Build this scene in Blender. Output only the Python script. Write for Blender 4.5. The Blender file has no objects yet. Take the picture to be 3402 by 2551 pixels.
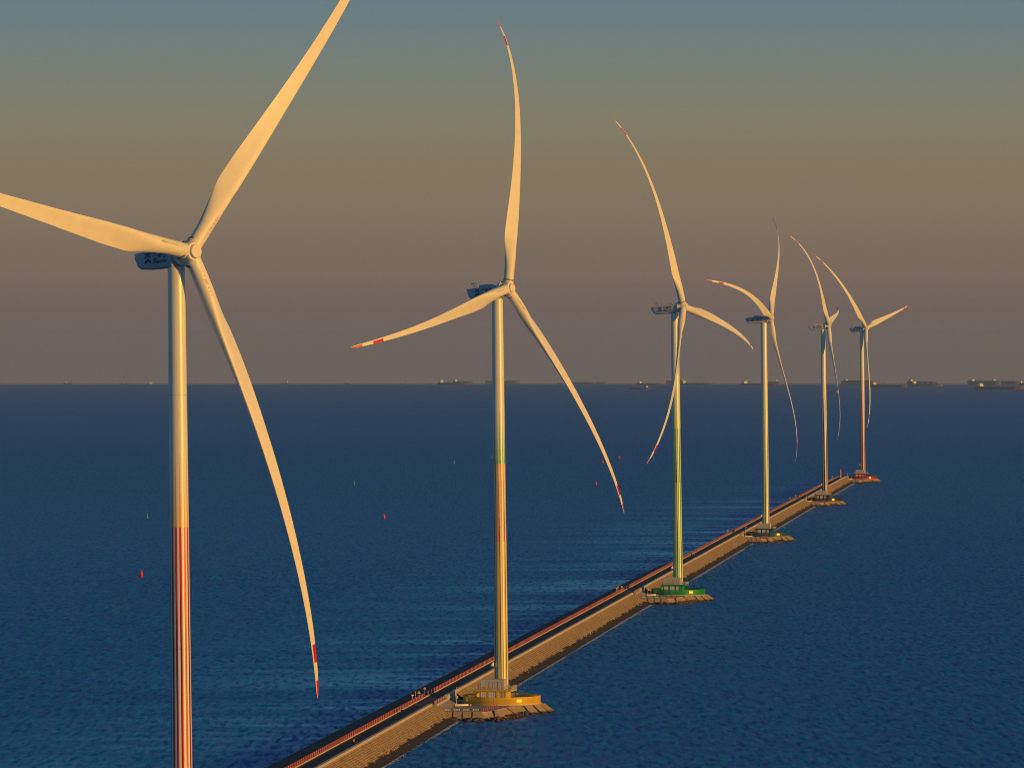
import bpy, math, random
import numpy as np
from mathutils import Vector, Matrix

random.seed(7)
rng = np.random.default_rng(11)
scene = bpy.context.scene
col = scene.collection

# ------------------------------------------------------------------ camera, sky, sun, exposure
EARTH = 4.62e6                       # radius of the curved sea (metres)
EYE = 100.44                         # camera height above the sea
cam_d = bpy.data.cameras.new('camera')
cam_d.sensor_width = 36.0
cam_d.lens = 18000.0 / 3402.0 * 36.0
cam_d.clip_start = 1.0
cam_d.clip_end = 200000.0
cam = bpy.data.objects.new('camera', cam_d)
col.objects.link(cam)
cam.location = (0, 0, EYE)
cam.rotation_euler = (math.radians(90 - 0.379), 0, 0)
scene.camera = cam

SUN_AZ, SUN_EL = math.radians(125.5), math.radians(9)     # clockwise from the view axis (+Y)
sun_vec = Vector((math.sin(SUN_AZ) * math.cos(SUN_EL), math.cos(SUN_AZ) * math.cos(SUN_EL), math.sin(SUN_EL)))

world = bpy.data.worlds.new('World')
scene.world = world
world.use_nodes = True
wt = world.node_tree
for nd in list(wt.nodes):
    wt.nodes.remove(nd)


def wn(kind, **kw):
    n = wt.nodes.new(kind)
    for k, v in kw.items():
        setattr(n, k, v)
    return n


w_out = wn('ShaderNodeOutputWorld')
w_sky = wn('ShaderNodeTexSky', sky_type='NISHITA', sun_disc=False)
w_sky.sun_elevation = SUN_EL
w_sky.sun_rotation = SUN_AZ
w_sky.air_density = 1.0
w_sky.dust_density = 0.6
w_sky.ozone_density = 3.0
w_bg = wn('ShaderNodeBackground')
w_bg.inputs['Strength'].default_value = 0.06
wt.links.new(w_sky.outputs['Color'], w_bg.inputs['Color'])
w_tc = wn('ShaderNodeTexCoord')
w_sep = wn('ShaderNodeSeparateXYZ')
wt.links.new(w_tc.outputs['Generated'], w_sep.inputs[0])
# dusty twilight band above the horizon, by elevation (sine of it)
w_map = wn('ShaderNodeMapRange')
w_map.inputs['From Min'].default_value = -0.02
w_map.inputs['From Max'].default_value = 0.18
wt.links.new(w_sep.outputs['Z'], w_map.inputs['Value'])
w_ramp = wn('ShaderNodeValToRGB')
SKY_STOPS = [(-0.0066, (.168, .114, .113)), (0.006, (.168, .120, .111)), (0.0145, (.203, .144, .112)),
             (0.026, (.230, .174, .118)), (0.0335, (.236, .184, .118)), (0.0405, (.225, .205, .138)), (0.0475, (.204, .212, .163)), (0.055, (.172, .214, .200)),
             (0.066, (.130, .208, .245)), (0.10, (.006, .255, .40)), (0.17, (.0, .255, .47))]
els = w_ramp.color_ramp.elements
while len(els) < len(SKY_STOPS):
    els.new(0.5)
for e, (z, c) in zip(els, SKY_STOPS):
    e.position = (z + 0.02) / 0.20
    e.color = (*c, 1)
wt.links.new(w_map.outputs[0], w_ramp.inputs[0])
w_bg2 = wn('ShaderNodeBackground')
w_bg2.inputs['Strength'].default_value = 1.0
wt.links.new(w_ramp.outputs[0], w_bg2.inputs['Color'])
w_msk = wn('ShaderNodeMapRange', interpolation_type='SMOOTHSTEP')
w_msk.inputs['From Min'].default_value = 0.12
w_msk.inputs['From Max'].default_value = 0.40
wt.links.new(w_sep.outputs['Z'], w_msk.inputs['Value'])
w_mix = wn('ShaderNodeMixShader')
wt.links.new(w_msk.outputs[0], w_mix.inputs[0])
wt.links.new(w_bg2.outputs[0], w_mix.inputs[1])
wt.links.new(w_bg.outputs[0], w_mix.inputs[2])
wt.links.new(w_mix.outputs[0], w_out.inputs['Surface'])

sun_d = bpy.data.lights.new('sun', 'SUN')
sun_d.energy = 3.6
sun_d.angle = math.radians(0.5)
sun_d.color = (1.0, 0.475, 0.06)
sun = bpy.data.objects.new('sun', sun_d)
col.objects.link(sun)
sun.rotation_euler = (-sun_vec).to_track_quat('-Z', 'Y').to_euler()

scene.view_settings.view_transform = 'Standard'
scene.view_settings.look = 'None'
scene.view_settings.exposure = 0.0
scene.view_settings.gamma = 1.0
scene.cycles.max_bounces = 6
scene.cycles.volume_bounces = 0
scene.cycles.filter_width = 0.95
scene.render.dither_intensity = 1.6


# ------------------------------------------------------------------ helpers
def sea_z(x, y):
    return -(x * x + y * y) / (2 * EARTH)


class MB:
    """collects shapes and links them as ONE mesh object"""

    def __init__(self):
        self.v, self.f, self.m = [], [], []

    def add(self, verts, faces, mi=0):
        o = len(self.v)
        self.v += [tuple(p) for p in verts]
        self.f += [tuple(i + o for i in q) for q in faces]
        self.m += [mi] * len(faces)
        return self

    def box(self, c, s, mi=0, rz=0.0, top=1.0):
        hx, hy, hz = s[0] / 2, s[1] / 2, s[2] / 2
        cr, sr = math.cos(rz), math.sin(rz)
        pts = []
        for z, k in ((-hz, 1.0), (hz, top)):
            for x, y in ((-hx, -hy), (hx, -hy), (hx, hy), (-hx, hy)):
                x, y = x * k, y * k
                pts.append((c[0] + x * cr - y * sr, c[1] + x * sr + y * cr, c[2] + z))
        return self.add(pts, [(3, 2, 1, 0), (4, 5, 6, 7), (0, 1, 5, 4), (1, 2, 6, 5), (2, 3, 7, 6), (3, 0, 4, 7)], mi)

    def tube(self, p, q, r0, r1=None, n=10, mi=0, cap=True):
        r1 = r0 if r1 is None else r1
        p, q = Vector(p), Vector(q)
        d = (q - p).normalized()
        u = d.orthogonal().normalized()
        w = d.cross(u)
        pts = []
        for c, r in ((p, r0), (q, r1)):
            for k in range(n):
                a = 2 * math.pi * k / n
                pts.append(c + u * math.cos(a) * r + w * math.sin(a) * r)
        fs = [(k, (k + 1) % n, n + (k + 1) % n, n + k) for k in range(n)]
        if cap:
            fs += [tuple(range(n - 1, -1, -1)), tuple(range(n, 2 * n))]
        return self.add(pts, fs, mi)

    def loft(self, rings, mi=0, cap=True, closed=True):
        n = len(rings[0])
        pts = [p for r in rings for p in r]
        fs = []
        for i in range(len(rings) - 1):
            for k in range(n if closed else n - 1):
                k2 = (k + 1) % n
                fs.append((i * n + k, i * n + k2, (i + 1) * n + k2, (i + 1) * n + k))
        if cap and closed:
            fs += [tuple(range(n - 1, -1, -1)), tuple((len(rings) - 1) * n + k for k in range(n))]
        return self.add(pts, fs, mi)

    def lathe(self, prof, n=24, c=(0, 0, 0), mi=0, cap=True):
        return self.loft([[(c[0] + r * math.cos(2 * math.pi * k / n), c[1] + r * math.sin(2 * math.pi * k / n), c[2] + z)
                           for k in range(n)] for r, z in prof], mi, cap)

    def ball(self, c, r, n=10, mi=0, sq=(1, 1, 1)):
        rings = []
        for i in range(1, n):
            a = math.pi * i / n
            rings.append([(c[0] + r * sq[0] * math.sin(a) * math.cos(2 * math.pi * k / n),
                           c[1] + r * sq[1] * math.sin(a) * math.sin(2 * math.pi * k / n),
                           c[2] - r * sq[2] * math.cos(a)) for k in range(n)])
        return self.loft(rings, mi)

    def build(self, name, mats, parent=None, smooth=False, angle=35):
        me = bpy.data.meshes.new(name)
        me.from_pydata(self.v, [], self.f)
        if not isinstance(mats, (list, tuple)):
            mats = [mats]
        for m in mats:
            me.materials.append(m)
        if len(mats) > 1:
            me.polygons.foreach_set('material_index', self.m)
        if smooth:
            me.polygons.foreach_set('use_smooth', [True] * len(me.polygons))
            me.set_sharp_from_angle(angle=math.radians(angle))
        me.update()
        return link(name, me, parent)


def link(name, data, parent=None):
    o = bpy.data.objects.new(name, data)
    col.objects.link(o)
    if parent:
        o.parent = parent
    return o


def tag(o, label=None, cat=None, group=None, kind=None):
    if label:
        o['label'] = label
    if cat:
        o['category'] = cat
    if group:
        o['group'] = group
    if kind:
        o['kind'] = kind
    return o


def thing(name, label, cat, loc=(0, 0, 0), rz=0.0, group=None):
    o = link(name, None)
    o.location = loc
    o.rotation_euler = (0, 0, rz)
    return tag(o, label, cat, group)


def copy_tree(o, parent=None):
    c = o.copy()
    col.objects.link(c)
    c.parent = parent
    for ch in list(o.children):
        copy_tree(ch, c)
    return c


def set_color(o, c):
    o.color = (*c, 1)
    for ch in o.children:
        set_color(ch, c)


# ------------------------------------------------------------------ materials
def mat(name, c, rough=0.5, metal=0.0, var=0.12, scale=1.5, spec=0.5, coat=0.0, attr=None, objcol=False, bump=0.0, stretch=None):
    m = bpy.data.materials.new(name)
    m.use_nodes = True
    nt = m.node_tree
    b = nt.nodes['Principled BSDF']
    b.inputs['Roughness'].default_value = rough
    b.inputs['Metallic'].default_value = metal
    b.inputs['Specular IOR Level'].default_value = spec
    b.inputs['Coat Weight'].default_value = coat
    b.inputs['Coat Roughness'].default_value = 0.27
    tc = nt.nodes.new('ShaderNodeTexCoord')
    nz = nt.nodes.new('ShaderNodeTexNoise')
    nz.inputs['Scale'].default_value = scale
    nz.inputs['Detail'].default_value = 5
    if stretch:
        mp = nt.nodes.new('ShaderNodeMapping')
        mp.inputs['Scale'].default_value = stretch
        nt.links.new(tc.outputs['Object'], mp.inputs['Vector'])
        nt.links.new(mp.outputs[0], nz.inputs['Vector'])
    else:
        nt.links.new(tc.outputs['Object'], nz.inputs['Vector'])
    mr = nt.nodes.new('ShaderNodeMapRange')
    mr.inputs['To Min'].default_value = 1 - var
    mr.inputs['To Max'].default_value = 1 + var
    nt.links.new(nz.outputs['Fac'], mr.inputs['Value'])
    mx = nt.nodes.new('ShaderNodeVectorMath')
    mx.operation = 'SCALE'
    nt.links.new(mr.outputs[0], mx.inputs['Scale'])
    if attr:
        a = nt.nodes.new('ShaderNodeVertexColor')
        a.layer_name = attr
        nt.links.new(a.outputs['Color'], mx.inputs[0])
    elif objcol:
        a = nt.nodes.new('ShaderNodeObjectInfo')
        nt.links.new(a.outputs['Color'], mx.inputs[0])
    else:
        mx.inputs[0].default_value = c
    nt.links.new(mx.outputs[0], b.inputs['Base Color'])
    if bump:
        bp = nt.nodes.new('ShaderNodeBump')
        bp.inputs['Distance'].default_value = bump
        nt.links.new(nz.outputs['Fac'], bp.inputs['Height'])
        nt.links.new(bp.outputs[0], b.inputs['Normal'])
    return m


M = dict(
    tower=mat('tower_paint', (0, 0, 0), 0.26, var=0.13, scale=0.8, spec=0.8, coat=0.8, attr='paint', stretch=(1, 1, .06)),
    blade=mat('blade_paint', (0, 0, 0), 0.40, var=0.10, scale=0.35, attr='paint'),
    white=mat('white_paint', (.78, .76, .64), 0.35, var=0.05, scale=0.6),
    nacelle=mat('nacelle_paint', (.50, .54, .58), 0.4, var=0.06, scale=0.6),
    dark=mat('dark_rubber', (.03, .03, .035), 0.6),
    blue=mat('emblem_blue', (.015, .03, .12), 0.45, var=0.03),
    ink=mat('ink_grey', (.58, .56, .48), 0.6),
    steel=mat('galvanised_steel', (.42, .43, .44), 0.45, metal=0.6),
    paint=mat('base_paint', (0, 0, 0), 0.45, var=0.10, scale=0.8, objcol=True),
    cabinet=mat('cabinet_grey', (.50, .50, .47), 0.45, var=0.06),
    seam=mat('seam_dark', (.10, .10, .10), 0.6),
    railwhite=mat('rail_white', (.62, .60, .56), 0.45),
    railred=mat('rail_red', (.34, .022, .020), 0.45, var=0.2),
    concrete=mat('concrete', (.42, .39, .34), 0.85, var=0.25, scale=0.7),
    palecon=mat('pale_concrete', (.50, .45, .36), 0.8, var=0.15, scale=0.5),
    deck=mat('deck_paving', (.30, .28, .26), 0.85, var=0.18, scale=0.35),
    asphalt=mat('asphalt', (.055, .036, .030), 0.85, var=0.2, scale=0.12),
    rock=mat('rock', (.075, .058, .042), 0.9, var=0.5, scale=0.9),
    yellow=mat('sign_yellow', (.85, .62, .06), 0.35, var=0.05),
    gold=mat('board_gold', (.85, .55, .10), 0.3, metal=0.35, var=0.05),
    signred=mat('sign_red', (.6, .03, .03), 0.4),
    green=mat('buoy_green', (.01, .42, .14), 0.4, var=0.1),
    buoyred=mat('buoy_red', (.72, .02, .03), 0.4, var=0.1),
    orange=mat('beacon_orange', (.62, .22, .06), 0.5, var=0.12),
    ledge=mat('shutter_grey', (.72, .69, .64), 0.5, var=0.06),
    foam=mat('sea_foam_white', (.62, .64, .70), 0.7, var=0.2, scale=3),
)


def ship_hull_mat(name, upper, boot, zsplit):
    m = bpy.data.materials.new(name)
    m.use_nodes = True
    nt = m.node_tree
    b = nt.nodes['Principled BSDF']
    b.inputs['Roughness'].default_value = 0.5
    tc = nt.nodes.new('ShaderNodeTexCoord')
    sp = nt.nodes.new('ShaderNodeSeparateXYZ')
    nt.links.new(tc.outputs['Object'], sp.inputs[0])
    nz = nt.nodes.new('ShaderNodeTexNoise')
    nz.inputs['Scale'].default_value = 0.15
    nt.links.new(tc.outputs['Object'], nz.inputs['Vector'])
    gt = nt.nodes.new('ShaderNodeMath')
    gt.operation = 'GREATER_THAN'
    gt.inputs[1].default_value = zsplit
    nt.links.new(sp.outputs['Z'], gt.inputs[0])
    mx = nt.nodes.new('ShaderNodeMix')
    mx.data_type = 'RGBA'
    mx.inputs['A'].default_value = (*boot, 1)
    mx.inputs['B'].default_value = (*upper, 1)
    nt.links.new(gt.outputs[0], mx.inputs['Factor'])
    mr = nt.nodes.new('ShaderNodeMapRange')
    mr.inputs['To Min'].default_value = 0.8
    mr.inputs['To Max'].default_value = 1.2
    nt.links.new(nz.outputs['Fac'], mr.inputs['Value'])
    sc = nt.nodes.new('ShaderNodeVectorMath')
    sc.operation = 'SCALE'
    nt.links.new(mx.outputs['Result'], sc.inputs[0])
    nt.links.new(mr.outputs[0], sc.inputs['Scale'])
    nt.links.new(sc.outputs[0], b.inputs['Base Color'])
    return m


def stone_mat():
    """stone courses: joints across the slope, dark weed below the tide mark"""
    m = bpy.data.materials.new('revetment_stone')
    m.use_nodes = True
    nt = m.node_tree
    N = nt.nodes.new
    L = nt.links.new
    b = nt.nodes['Principled BSDF']
    b.inputs['Roughness'].default_value = 0.9
    tc = N('ShaderNodeTexCoord')
    sp = N('ShaderNodeSeparateXYZ')
    L(tc.outputs['UV'], sp.inputs[0])
    nz = N('ShaderNodeTexNoise')
    nz.inputs['Scale'].default_value = 0.9
    nz.inputs['Detail'].default_value = 6
    L(tc.outputs['Object'], nz.inputs['Vector'])
    big = N('ShaderNodeTexNoise')
    big.inputs['Scale'].default_value = 0.16
    big.inputs['Detail'].default_value = 4
    L(tc.outputs['Object'], big.inputs['Vector'])
    cell = N('ShaderNodeTexWhiteNoise')
    cell.noise_dimensions = '2D'
    fl = N('ShaderNodeVectorMath')
    fl.operation = 'FLOOR'
    L(tc.outputs['UV'], fl.inputs[0])
    L(fl.outputs[0], cell.inputs['Vector'])
    # tide mark: UV.y counts courses downward
    ad = N('ShaderNodeMath')
    ad.operation = 'MULTIPLY_ADD'
    ad.inputs[1].default_value = 5.0
    L(big.outputs['Fac'], ad.inputs[0])
    L(sp.outputs['Y'], ad.inputs[2])
    wet = N('ShaderNodeMapRange')
    wet.interpolation_type = 'SMOOTHSTEP'
    wet.inputs['From Min'].default_value = 10.2
    wet.inputs['From Max'].default_value = 11.4
    L(ad.outputs[0], wet.inputs['Value'])
    mr = N('ShaderNodeMapRange')
    mr.inputs['To Min'].default_value = 0.82
    mr.inputs['To Max'].default_value = 1.12
    L(cell.outputs['Value'], mr.inputs['Value'])
    mr2 = N('ShaderNodeMapRange')
    mr2.inputs['From Min'].default_value = 0.3
    mr2.inputs['From Max'].default_value = 0.7
    mr2.inputs['To Min'].default_value = 0.5
    mr2.inputs['To Max'].default_value = 1.25
    L(nz.outputs['Fac'], mr2.inputs['Value'])
    mu = N('ShaderNodeMath')
    mu.operation = 'MULTIPLY'
    L(mr.outputs[0], mu.inputs[0])
    L(mr2.outputs[0], mu.inputs[1])
    mx = N('ShaderNodeMix')
    mx.data_type = 'RGBA'
    mx.inputs['A'].default_value = (.58, .41, .18, 1)
    mx.inputs['B'].default_value = (.030, .022, .016, 1)
    L(wet.outputs[0], mx.inputs['Factor'])
    fr = N('ShaderNodeMath')
    fr.operation = 'FRACT'
    L(sp.outputs['Y'], fr.inputs[0])
    jn = N('ShaderNodeMapRange')
    jn.inputs['From Min'].default_value = 0.50
    jn.inputs['From Max'].default_value = 0.54
    jn.inputs['To Min'].default_value = 1.0
    jn.inputs['To Max'].default_value = 0.32
    L(fr.outputs[0], jn.inputs['Value'])
    mj = N('ShaderNodeMath')
    mj.operation = 'MULTIPLY'
    L(jn.outputs[0], mj.inputs[0])
    L(mu.outputs[0], mj.inputs[1])
    sc = N('ShaderNodeVectorMath')
    sc.operation = 'SCALE'
    L(mx.outputs['Result'], sc.inputs[0])
    L(mj.outputs[0], sc.inputs['Scale'])
    L(sc.outputs[0], b.inputs['Base Color'])
    return m


M['stone'] = stone_mat()


def slab_mat(name, dry, wet, z0, z1):
    m = bpy.data.materials.new(name)
    m.use_nodes = True
    nt = m.node_tree
    N = nt.nodes.new
    L = nt.links.new
    b = nt.nodes['Principled BSDF']
    b.inputs['Roughness'].default_value = 0.9
    tc = N('ShaderNodeTexCoord')
    sp = N('ShaderNodeSeparateXYZ')
    L(tc.outputs['Object'], sp.inputs[0])
    nz = N('ShaderNodeTexNoise')
    nz.inputs['Scale'].default_value = 0.8
    nz.inputs['Detail'].default_value = 6
    L(tc.outputs['Object'], nz.inputs['Vector'])
    ad = N('ShaderNodeMath')
    ad.operation = 'ADD'
    L(nz.outputs['Fac'], ad.inputs[0])
    L(sp.outputs['Z'], ad.inputs[1])
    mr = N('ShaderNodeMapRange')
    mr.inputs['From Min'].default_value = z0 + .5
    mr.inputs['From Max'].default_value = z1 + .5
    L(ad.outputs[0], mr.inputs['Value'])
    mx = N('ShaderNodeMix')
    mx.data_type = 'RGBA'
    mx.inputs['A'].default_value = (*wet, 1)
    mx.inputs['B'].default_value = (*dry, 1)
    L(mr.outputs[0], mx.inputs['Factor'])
    v = N('ShaderNodeMapRange')
    v.inputs['To Min'].default_value = 0.6
    v.inputs['To Max'].default_value = 1.4
    L(nz.outputs['Fac'], v.inputs['Value'])
    sc = N('ShaderNodeVectorMath')
    sc.operation = 'SCALE'
    L(mx.outputs['Result'], sc.inputs[0])
    L(v.outputs[0], sc.inputs['Scale'])
    L(sc.outputs[0], b.inputs['Base Color'])
    return m


M['slab'] = slab_mat('islet_stone', (.40, .31, .20), (.035, .027, .02), 0.35, 0.9)
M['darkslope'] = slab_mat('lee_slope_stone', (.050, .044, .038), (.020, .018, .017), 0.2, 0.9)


# ------------------------------------------------------------------ breakwater frame: w across (to the right), t along, z up
BW_SLOPE = 0.102343695
BW_O = Vector((-155.99, 0, 0))
_l = math.hypot(BW_SLOPE, 1)
BW_D = Vector((BW_SLOPE / _l, 1 / _l, 0))
BW_N = Vector((1 / _l, -BW_SLOPE / _l, 0))
BW_RZ = -math.atan(BW_SLOPE)
BW_O = BW_O + BW_D * 15.88
OFF = [(900, 0.0), (1500, 0.0), (2150, 0.6), (2830, 1.2), (3500, 2.2), (4160, 3.0)]


def w_off(t):
    return float(np.interp(t, [a for a, _ in OFF], [b for _, b in OFF]))


def bz(t):
    return -t * t / (2 * EARTH)


def bw(w, t, z):
    p = BW_O + BW_N * w + BW_D * t
    return Vector((p.x, p.y, z + sea_z(p.x, p.y)))


def frame_obj(o):
    o.location = BW_O
    o.rotation_euler = (0, 0, BW_RZ)
    return o


# ------------------------------------------------------------------ sea
def sea_material():
    m = bpy.data.materials.new('sea_water')
    m.use_nodes = True
    nt = m.node_tree
    N = nt.nodes.new
    L = nt.links.new
    b = nt.nodes['Principled BSDF']
    b.inputs['Base Color'].default_value = (.0, .125, .53, 1)
    b.inputs['Roughness'].default_value = 0.42
    b.inputs['IOR'].default_value = 1.24
    geo = N('ShaderNodeNewGeometry')

    def noise(scale, sx, sy, detail, rough=0.55):
        mp = N('ShaderNodeMapping')
        mp.inputs['Scale'].default_value = (sx, sy, 1)
        mp.inputs['Rotation'].default_value = (0, 0, 0.06)
        L(geo.outputs['Position'], mp.inputs['Vector'])
        t = N('ShaderNodeTexNoise')
        t.noise_dimensions = '2D'
        t.inputs['Scale'].default_value = scale
        t.inputs['Detail'].default_value = detail
        t.inputs['Roughness'].default_value = rough
        L(mp.outputs[0], t.inputs['Vector'])
        return t

    def cen(t, amp):
        s = N('ShaderNodeVectorMath')
        s.operation = 'SUBTRACT'
        s.inputs[1].default_value = (.5, .5, .5)
        L(t.outputs['Color'], s.inputs[0])
        q = N('ShaderNodeVectorMath')
        q.operation = 'SCALE'
        q.inputs['Scale'].default_value = amp
        L(s.outputs[0], q.inputs[0])
        return q

    a = cen(noise(0.55, 1, .14, 3, 0.6), 2.3)
    c = cen(noise(0.16, 1, .16, 4, 0.6), 0.6)
    d = cen(noise(0.05, 1, .6, 3, 0.6), 0.28)
    a2 = N('ShaderNodeVectorMath')
    a2.operation = 'ADD'
    L(a.outputs[0], a2.inputs[0])
    L(c.outputs[0], a2.inputs[1])
    ad = N('ShaderNodeVectorMath')
    ad.operation = 'ADD'
    L(a2.outputs[0], ad.inputs[0])
    L(d.outputs[0], ad.inputs[1])
    # gusts: broad patches where the ripples are steeper or flatter
    gust = noise(0.0035, 1, 1, 4, 0.6)
    gm = N('ShaderNodeMapRange')
    gm.inputs['From Min'].default_value = 0.3
    gm.inputs['From Max'].default_value = 0.7
    gm.inputs['To Min'].default_value = 0.66
    gm.inputs['To Max'].default_value = 1.34
    swell = noise(0.0011, 0.35, 1.0, 4, 0.6)
    gs = N('ShaderNodeMath')
    gs.operation = 'MULTIPLY_ADD'
    gs.inputs[1].default_value = 0.55
    L(gust.outputs['Fac'], gs.inputs[0])
    g2 = N('ShaderNodeMath')
    g2.operation = 'MULTIPLY'
    g2.inputs[1].default_value = 0.45
    L(swell.outputs['Fac'], g2.inputs[0])
    L(g2.outputs[0], gs.inputs[2])
    L(gs.outputs[0], gm.inputs['Value'])
    gm.inputs['From Min'].default_value = 0.36
    gm.inputs['From Max'].default_value = 0.64
    # sheltered water on the lee side of the breakwater, in slicks
    dt = N('ShaderNodeVectorMath')
    dt.operation = 'DOT_PRODUCT'
    dt.inputs[1].default_value = BW_N
    L(geo.outputs['Position'], dt.inputs[0])
    w0 = BW_O.dot(BW_N)
    lee = N('ShaderNodeMapRange')
    lee.inputs['From Min'].default_value = w0 - 150
    lee.inputs['From Max'].default_value = w0 - 34
    L(dt.outputs['Value'], lee.inputs['Value'])
    cut = N('ShaderNodeMath')
    cut.operation = 'LESS_THAN'
    cut.inputs[1].default_value = w0 - 20
    L(dt.outputs['Value'], cut.inputs[0])
    dl = N('ShaderNodeVectorMath')
    dl.operation = 'DOT_PRODUCT'
    dl.inputs[1].default_value = BW_D
    L(geo.outputs['Position'], dl.inputs[0])
    far = N('ShaderNodeMapRange')
    far.interpolation_type = 'SMOOTHSTEP'
    far.inputs['From Min'].default_value = 3100
    far.inputs['From Max'].default_value = 4700
    far.inputs['To Min'].default_value = 1
    far.inputs['To Max'].default_value = 0
    L(dl.outputs['Value'], far.inputs['Value'])
    fc = N('ShaderNodeMath')
    fc.operation = 'MULTIPLY'
    L(cut.outputs[0], fc.inputs[0])
    L(far.outputs[0], fc.inputs[1])
    lc = N('ShaderNodeMath')
    lc.operation = 'MULTIPLY'
    L(lee.outputs[0], lc.inputs[0])
    L(fc.outputs[0], lc.inputs[1])
    # silty sheltered water is greener than the open side
    tb = N('ShaderNodeMix')
    tb.data_type = 'RGBA'
    tb.inputs['A'].default_value = (.0, .140, .50, 1)
    tb.inputs['B'].default_value = (.0, .165, .53, 1)
    L(fc.outputs[0], tb.inputs['Factor'])
    L(tb.outputs['Result'], b.inputs['Base Color'])
    slick = noise(0.012, 0.25, 1.0, 4, 0.65)
    slick.inputs['Scale'].default_value = 0.02
    sm = N('ShaderNodeMapRange')
    sm.inputs['From Min'].default_value = 0.42
    sm.inputs['From Max'].default_value = 0.62
    L(slick.outputs['Fac'], sm.inputs['Value'])
    sl = N('ShaderNodeMath')
    sl.operation = 'MULTIPLY'
    L(sm.outputs[0], sl.inputs[0])
    L(lc.outputs[0], sl.inputs[1])
    fl = N('ShaderNodeMath')
    fl.operation = 'MULTIPLY_ADD'
    fl.inputs[1].default_value = -0.6
    fl.inputs[2].default_value = 1.0
    L(sl.outputs[0], fl.inputs[0])
    rg = N('ShaderNodeMath')
    rg.operation = 'MULTIPLY_ADD'
    rg.inputs[1].default_value = -0.27
    rg.inputs[2].default_value = 0.50
    L(sl.outputs[0], rg.inputs[0])
    L(rg.outputs[0], b.inputs['Roughness'])
    am = N('ShaderNodeMath')
    am.operation = 'MULTIPLY'
    L(gm.outputs[0], am.inputs[0])
    L(fl.outputs[0], am.inputs[1])
    sc = N('ShaderNodeVectorMath')
    sc.operation = 'SCALE'
    L(ad.outputs[0], sc.inputs[0])
    L(am.outputs[0], sc.inputs['Scale'])
    fz = N('ShaderNodeVectorMath')
    fz.operation = 'MULTIPLY'
    fz.inputs[1].default_value = (1, 1, 0)
    L(sc.outputs[0], fz.inputs[0])
    up = N('ShaderNodeVectorMath')
    up.operation = 'ADD'
    L(fz.outputs[0], up.inputs[0])
    L(geo.outputs['Normal'], up.inputs[1])
    nn = N('ShaderNodeVectorMath')
    nn.operation = 'NORMALIZE'
    L(up.outputs[0], nn.inputs[0])
    L(nn.outputs[0], b.inputs['Normal'])
    return m


SEA_R = 44000.0
rad = [0.0] + list(np.geomspace(60, SEA_R, 110))
NA = 128
sv = [(0, 0, 0)]
for r in rad[1:]:
    for k in range(NA):
        a = 2 * math.pi * k / NA
        sv.append((r * math.sin(a), r * math.cos(a), -r * r / (2 * EARTH)))
sf = [(0, 1 + (k + 1) % NA, 1 + k) for k in range(NA)]
for i in range(len(rad) - 2):
    for k in range(NA):
        k2 = (k + 1) % NA
        sf.append((1 + i * NA + k, 1 + i * NA + k2, 1 + (i + 1) * NA + k2, 1 + (i + 1) * NA + k))
mb = MB()
mb.add(sv, sf)
sea = mb.build('sea', sea_material(), smooth=True)
tag(sea, kind='structure')


# ------------------------------------------------------------------ breakwater
T0, T1 = 880.0, 4175.0
LEE_END = 2508.0
stations = list(np.arange(T0, T1, 15.0)) + [T1]


def extrude(prof_of_t, ts, name, material, uv=False):
    """profile (list of (w, z)) swept along the breakwater, closed at both ends"""
    vs, fs, uvs = [], [], []
    n = None
    for t in ts:
        pr = prof_of_t(t)
        n = len(pr)
        vs += [(w + w_off(t), t, z + bz(t)) for w, z in pr]
    for i in range(len(ts) - 1):
        for k in range(n - 1):
            fs.append((i * n + k, i * n + k + 1, (i + 1) * n + k + 1, (i + 1) * n + k))
            if uv:
                a, b_ = ts[i] / 0.9, ts[i + 1] / 0.9
                uvs += [(a, k / 2 + .02), (a, (k + 1) / 2 - .02), (b_, (k + 1) / 2 - .02), (b_, k / 2 + .02)]
    fs += [tuple(range(n)), tuple((len(ts) - 1) * n + k for k in range(n - 1, -1, -1))]
    if uv:
        uvs += [(0, 0)] * (2 * n)
    me = bpy.data.meshes.new(name)
    me.from_pydata(vs, [], fs)
    me.materials.append(material)
    if uv:
        lay = me.uv_layers.new(name='UVMap')
        lay.data.foreach_set('uv', [q for p in uvs for q in p])
    return frame_obj(link(name, me))


ROAD_Z = 4.2
# seaward slope: stepped stone courses
NC = 14
prof = []
for k in range(NC):
    f0, f1 = k / NC, (k + 1) / NC
    w0_, z0_ = -14.72 + 6.9 * f0, 4.42 - 5.0 * f0
    w1_, z1_ = -14.72 + 6.9 * f1, 4.42 - 5.0 * f1
    prof += [(w0_ + 0.02, z0_), (w1_ + 0.02, z1_ + 0.17)]
prof = prof + [(-7.8, -1.5)]
TURB_T = [951.4, 1493.7, 2167.3, 2853.6, 3526.4, 4150.5]
for a_, b_ in zip([T0 - 60] + [t + 13 for t in TURB_T[:-1]], [t - 38 for t in TURB_T]):
    if b_ - a_ < 20:
        continue
    ts_ = [a_] + [t for t in stations if a_ + 1 < t < b_ - 1] + [b_]
    o = extrude(lambda t: [(p[0], p[1]) for p in prof], ts_, 'breakwater_slope', M['stone'], uv=True)
    tag(o, kind='structure')
# core under the road
o = extrude(lambda t: [(-21.6, -1.5), (-21.6, ROAD_Z - .02), (-14.75, ROAD_Z - .02), (-14.75, -1.5)], stations, 'breakwater_core', M['concrete'])
tag(o, kind='structure')
o = extrude(lambda t: [(-20.9, ROAD_Z - .015), (-20.9, ROAD_Z + .004), (-15.62, ROAD_Z + .004), (-15.62, ROAD_Z - .015)], stations, 'road', M['asphalt'])
tag(o, kind='structure')
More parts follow.
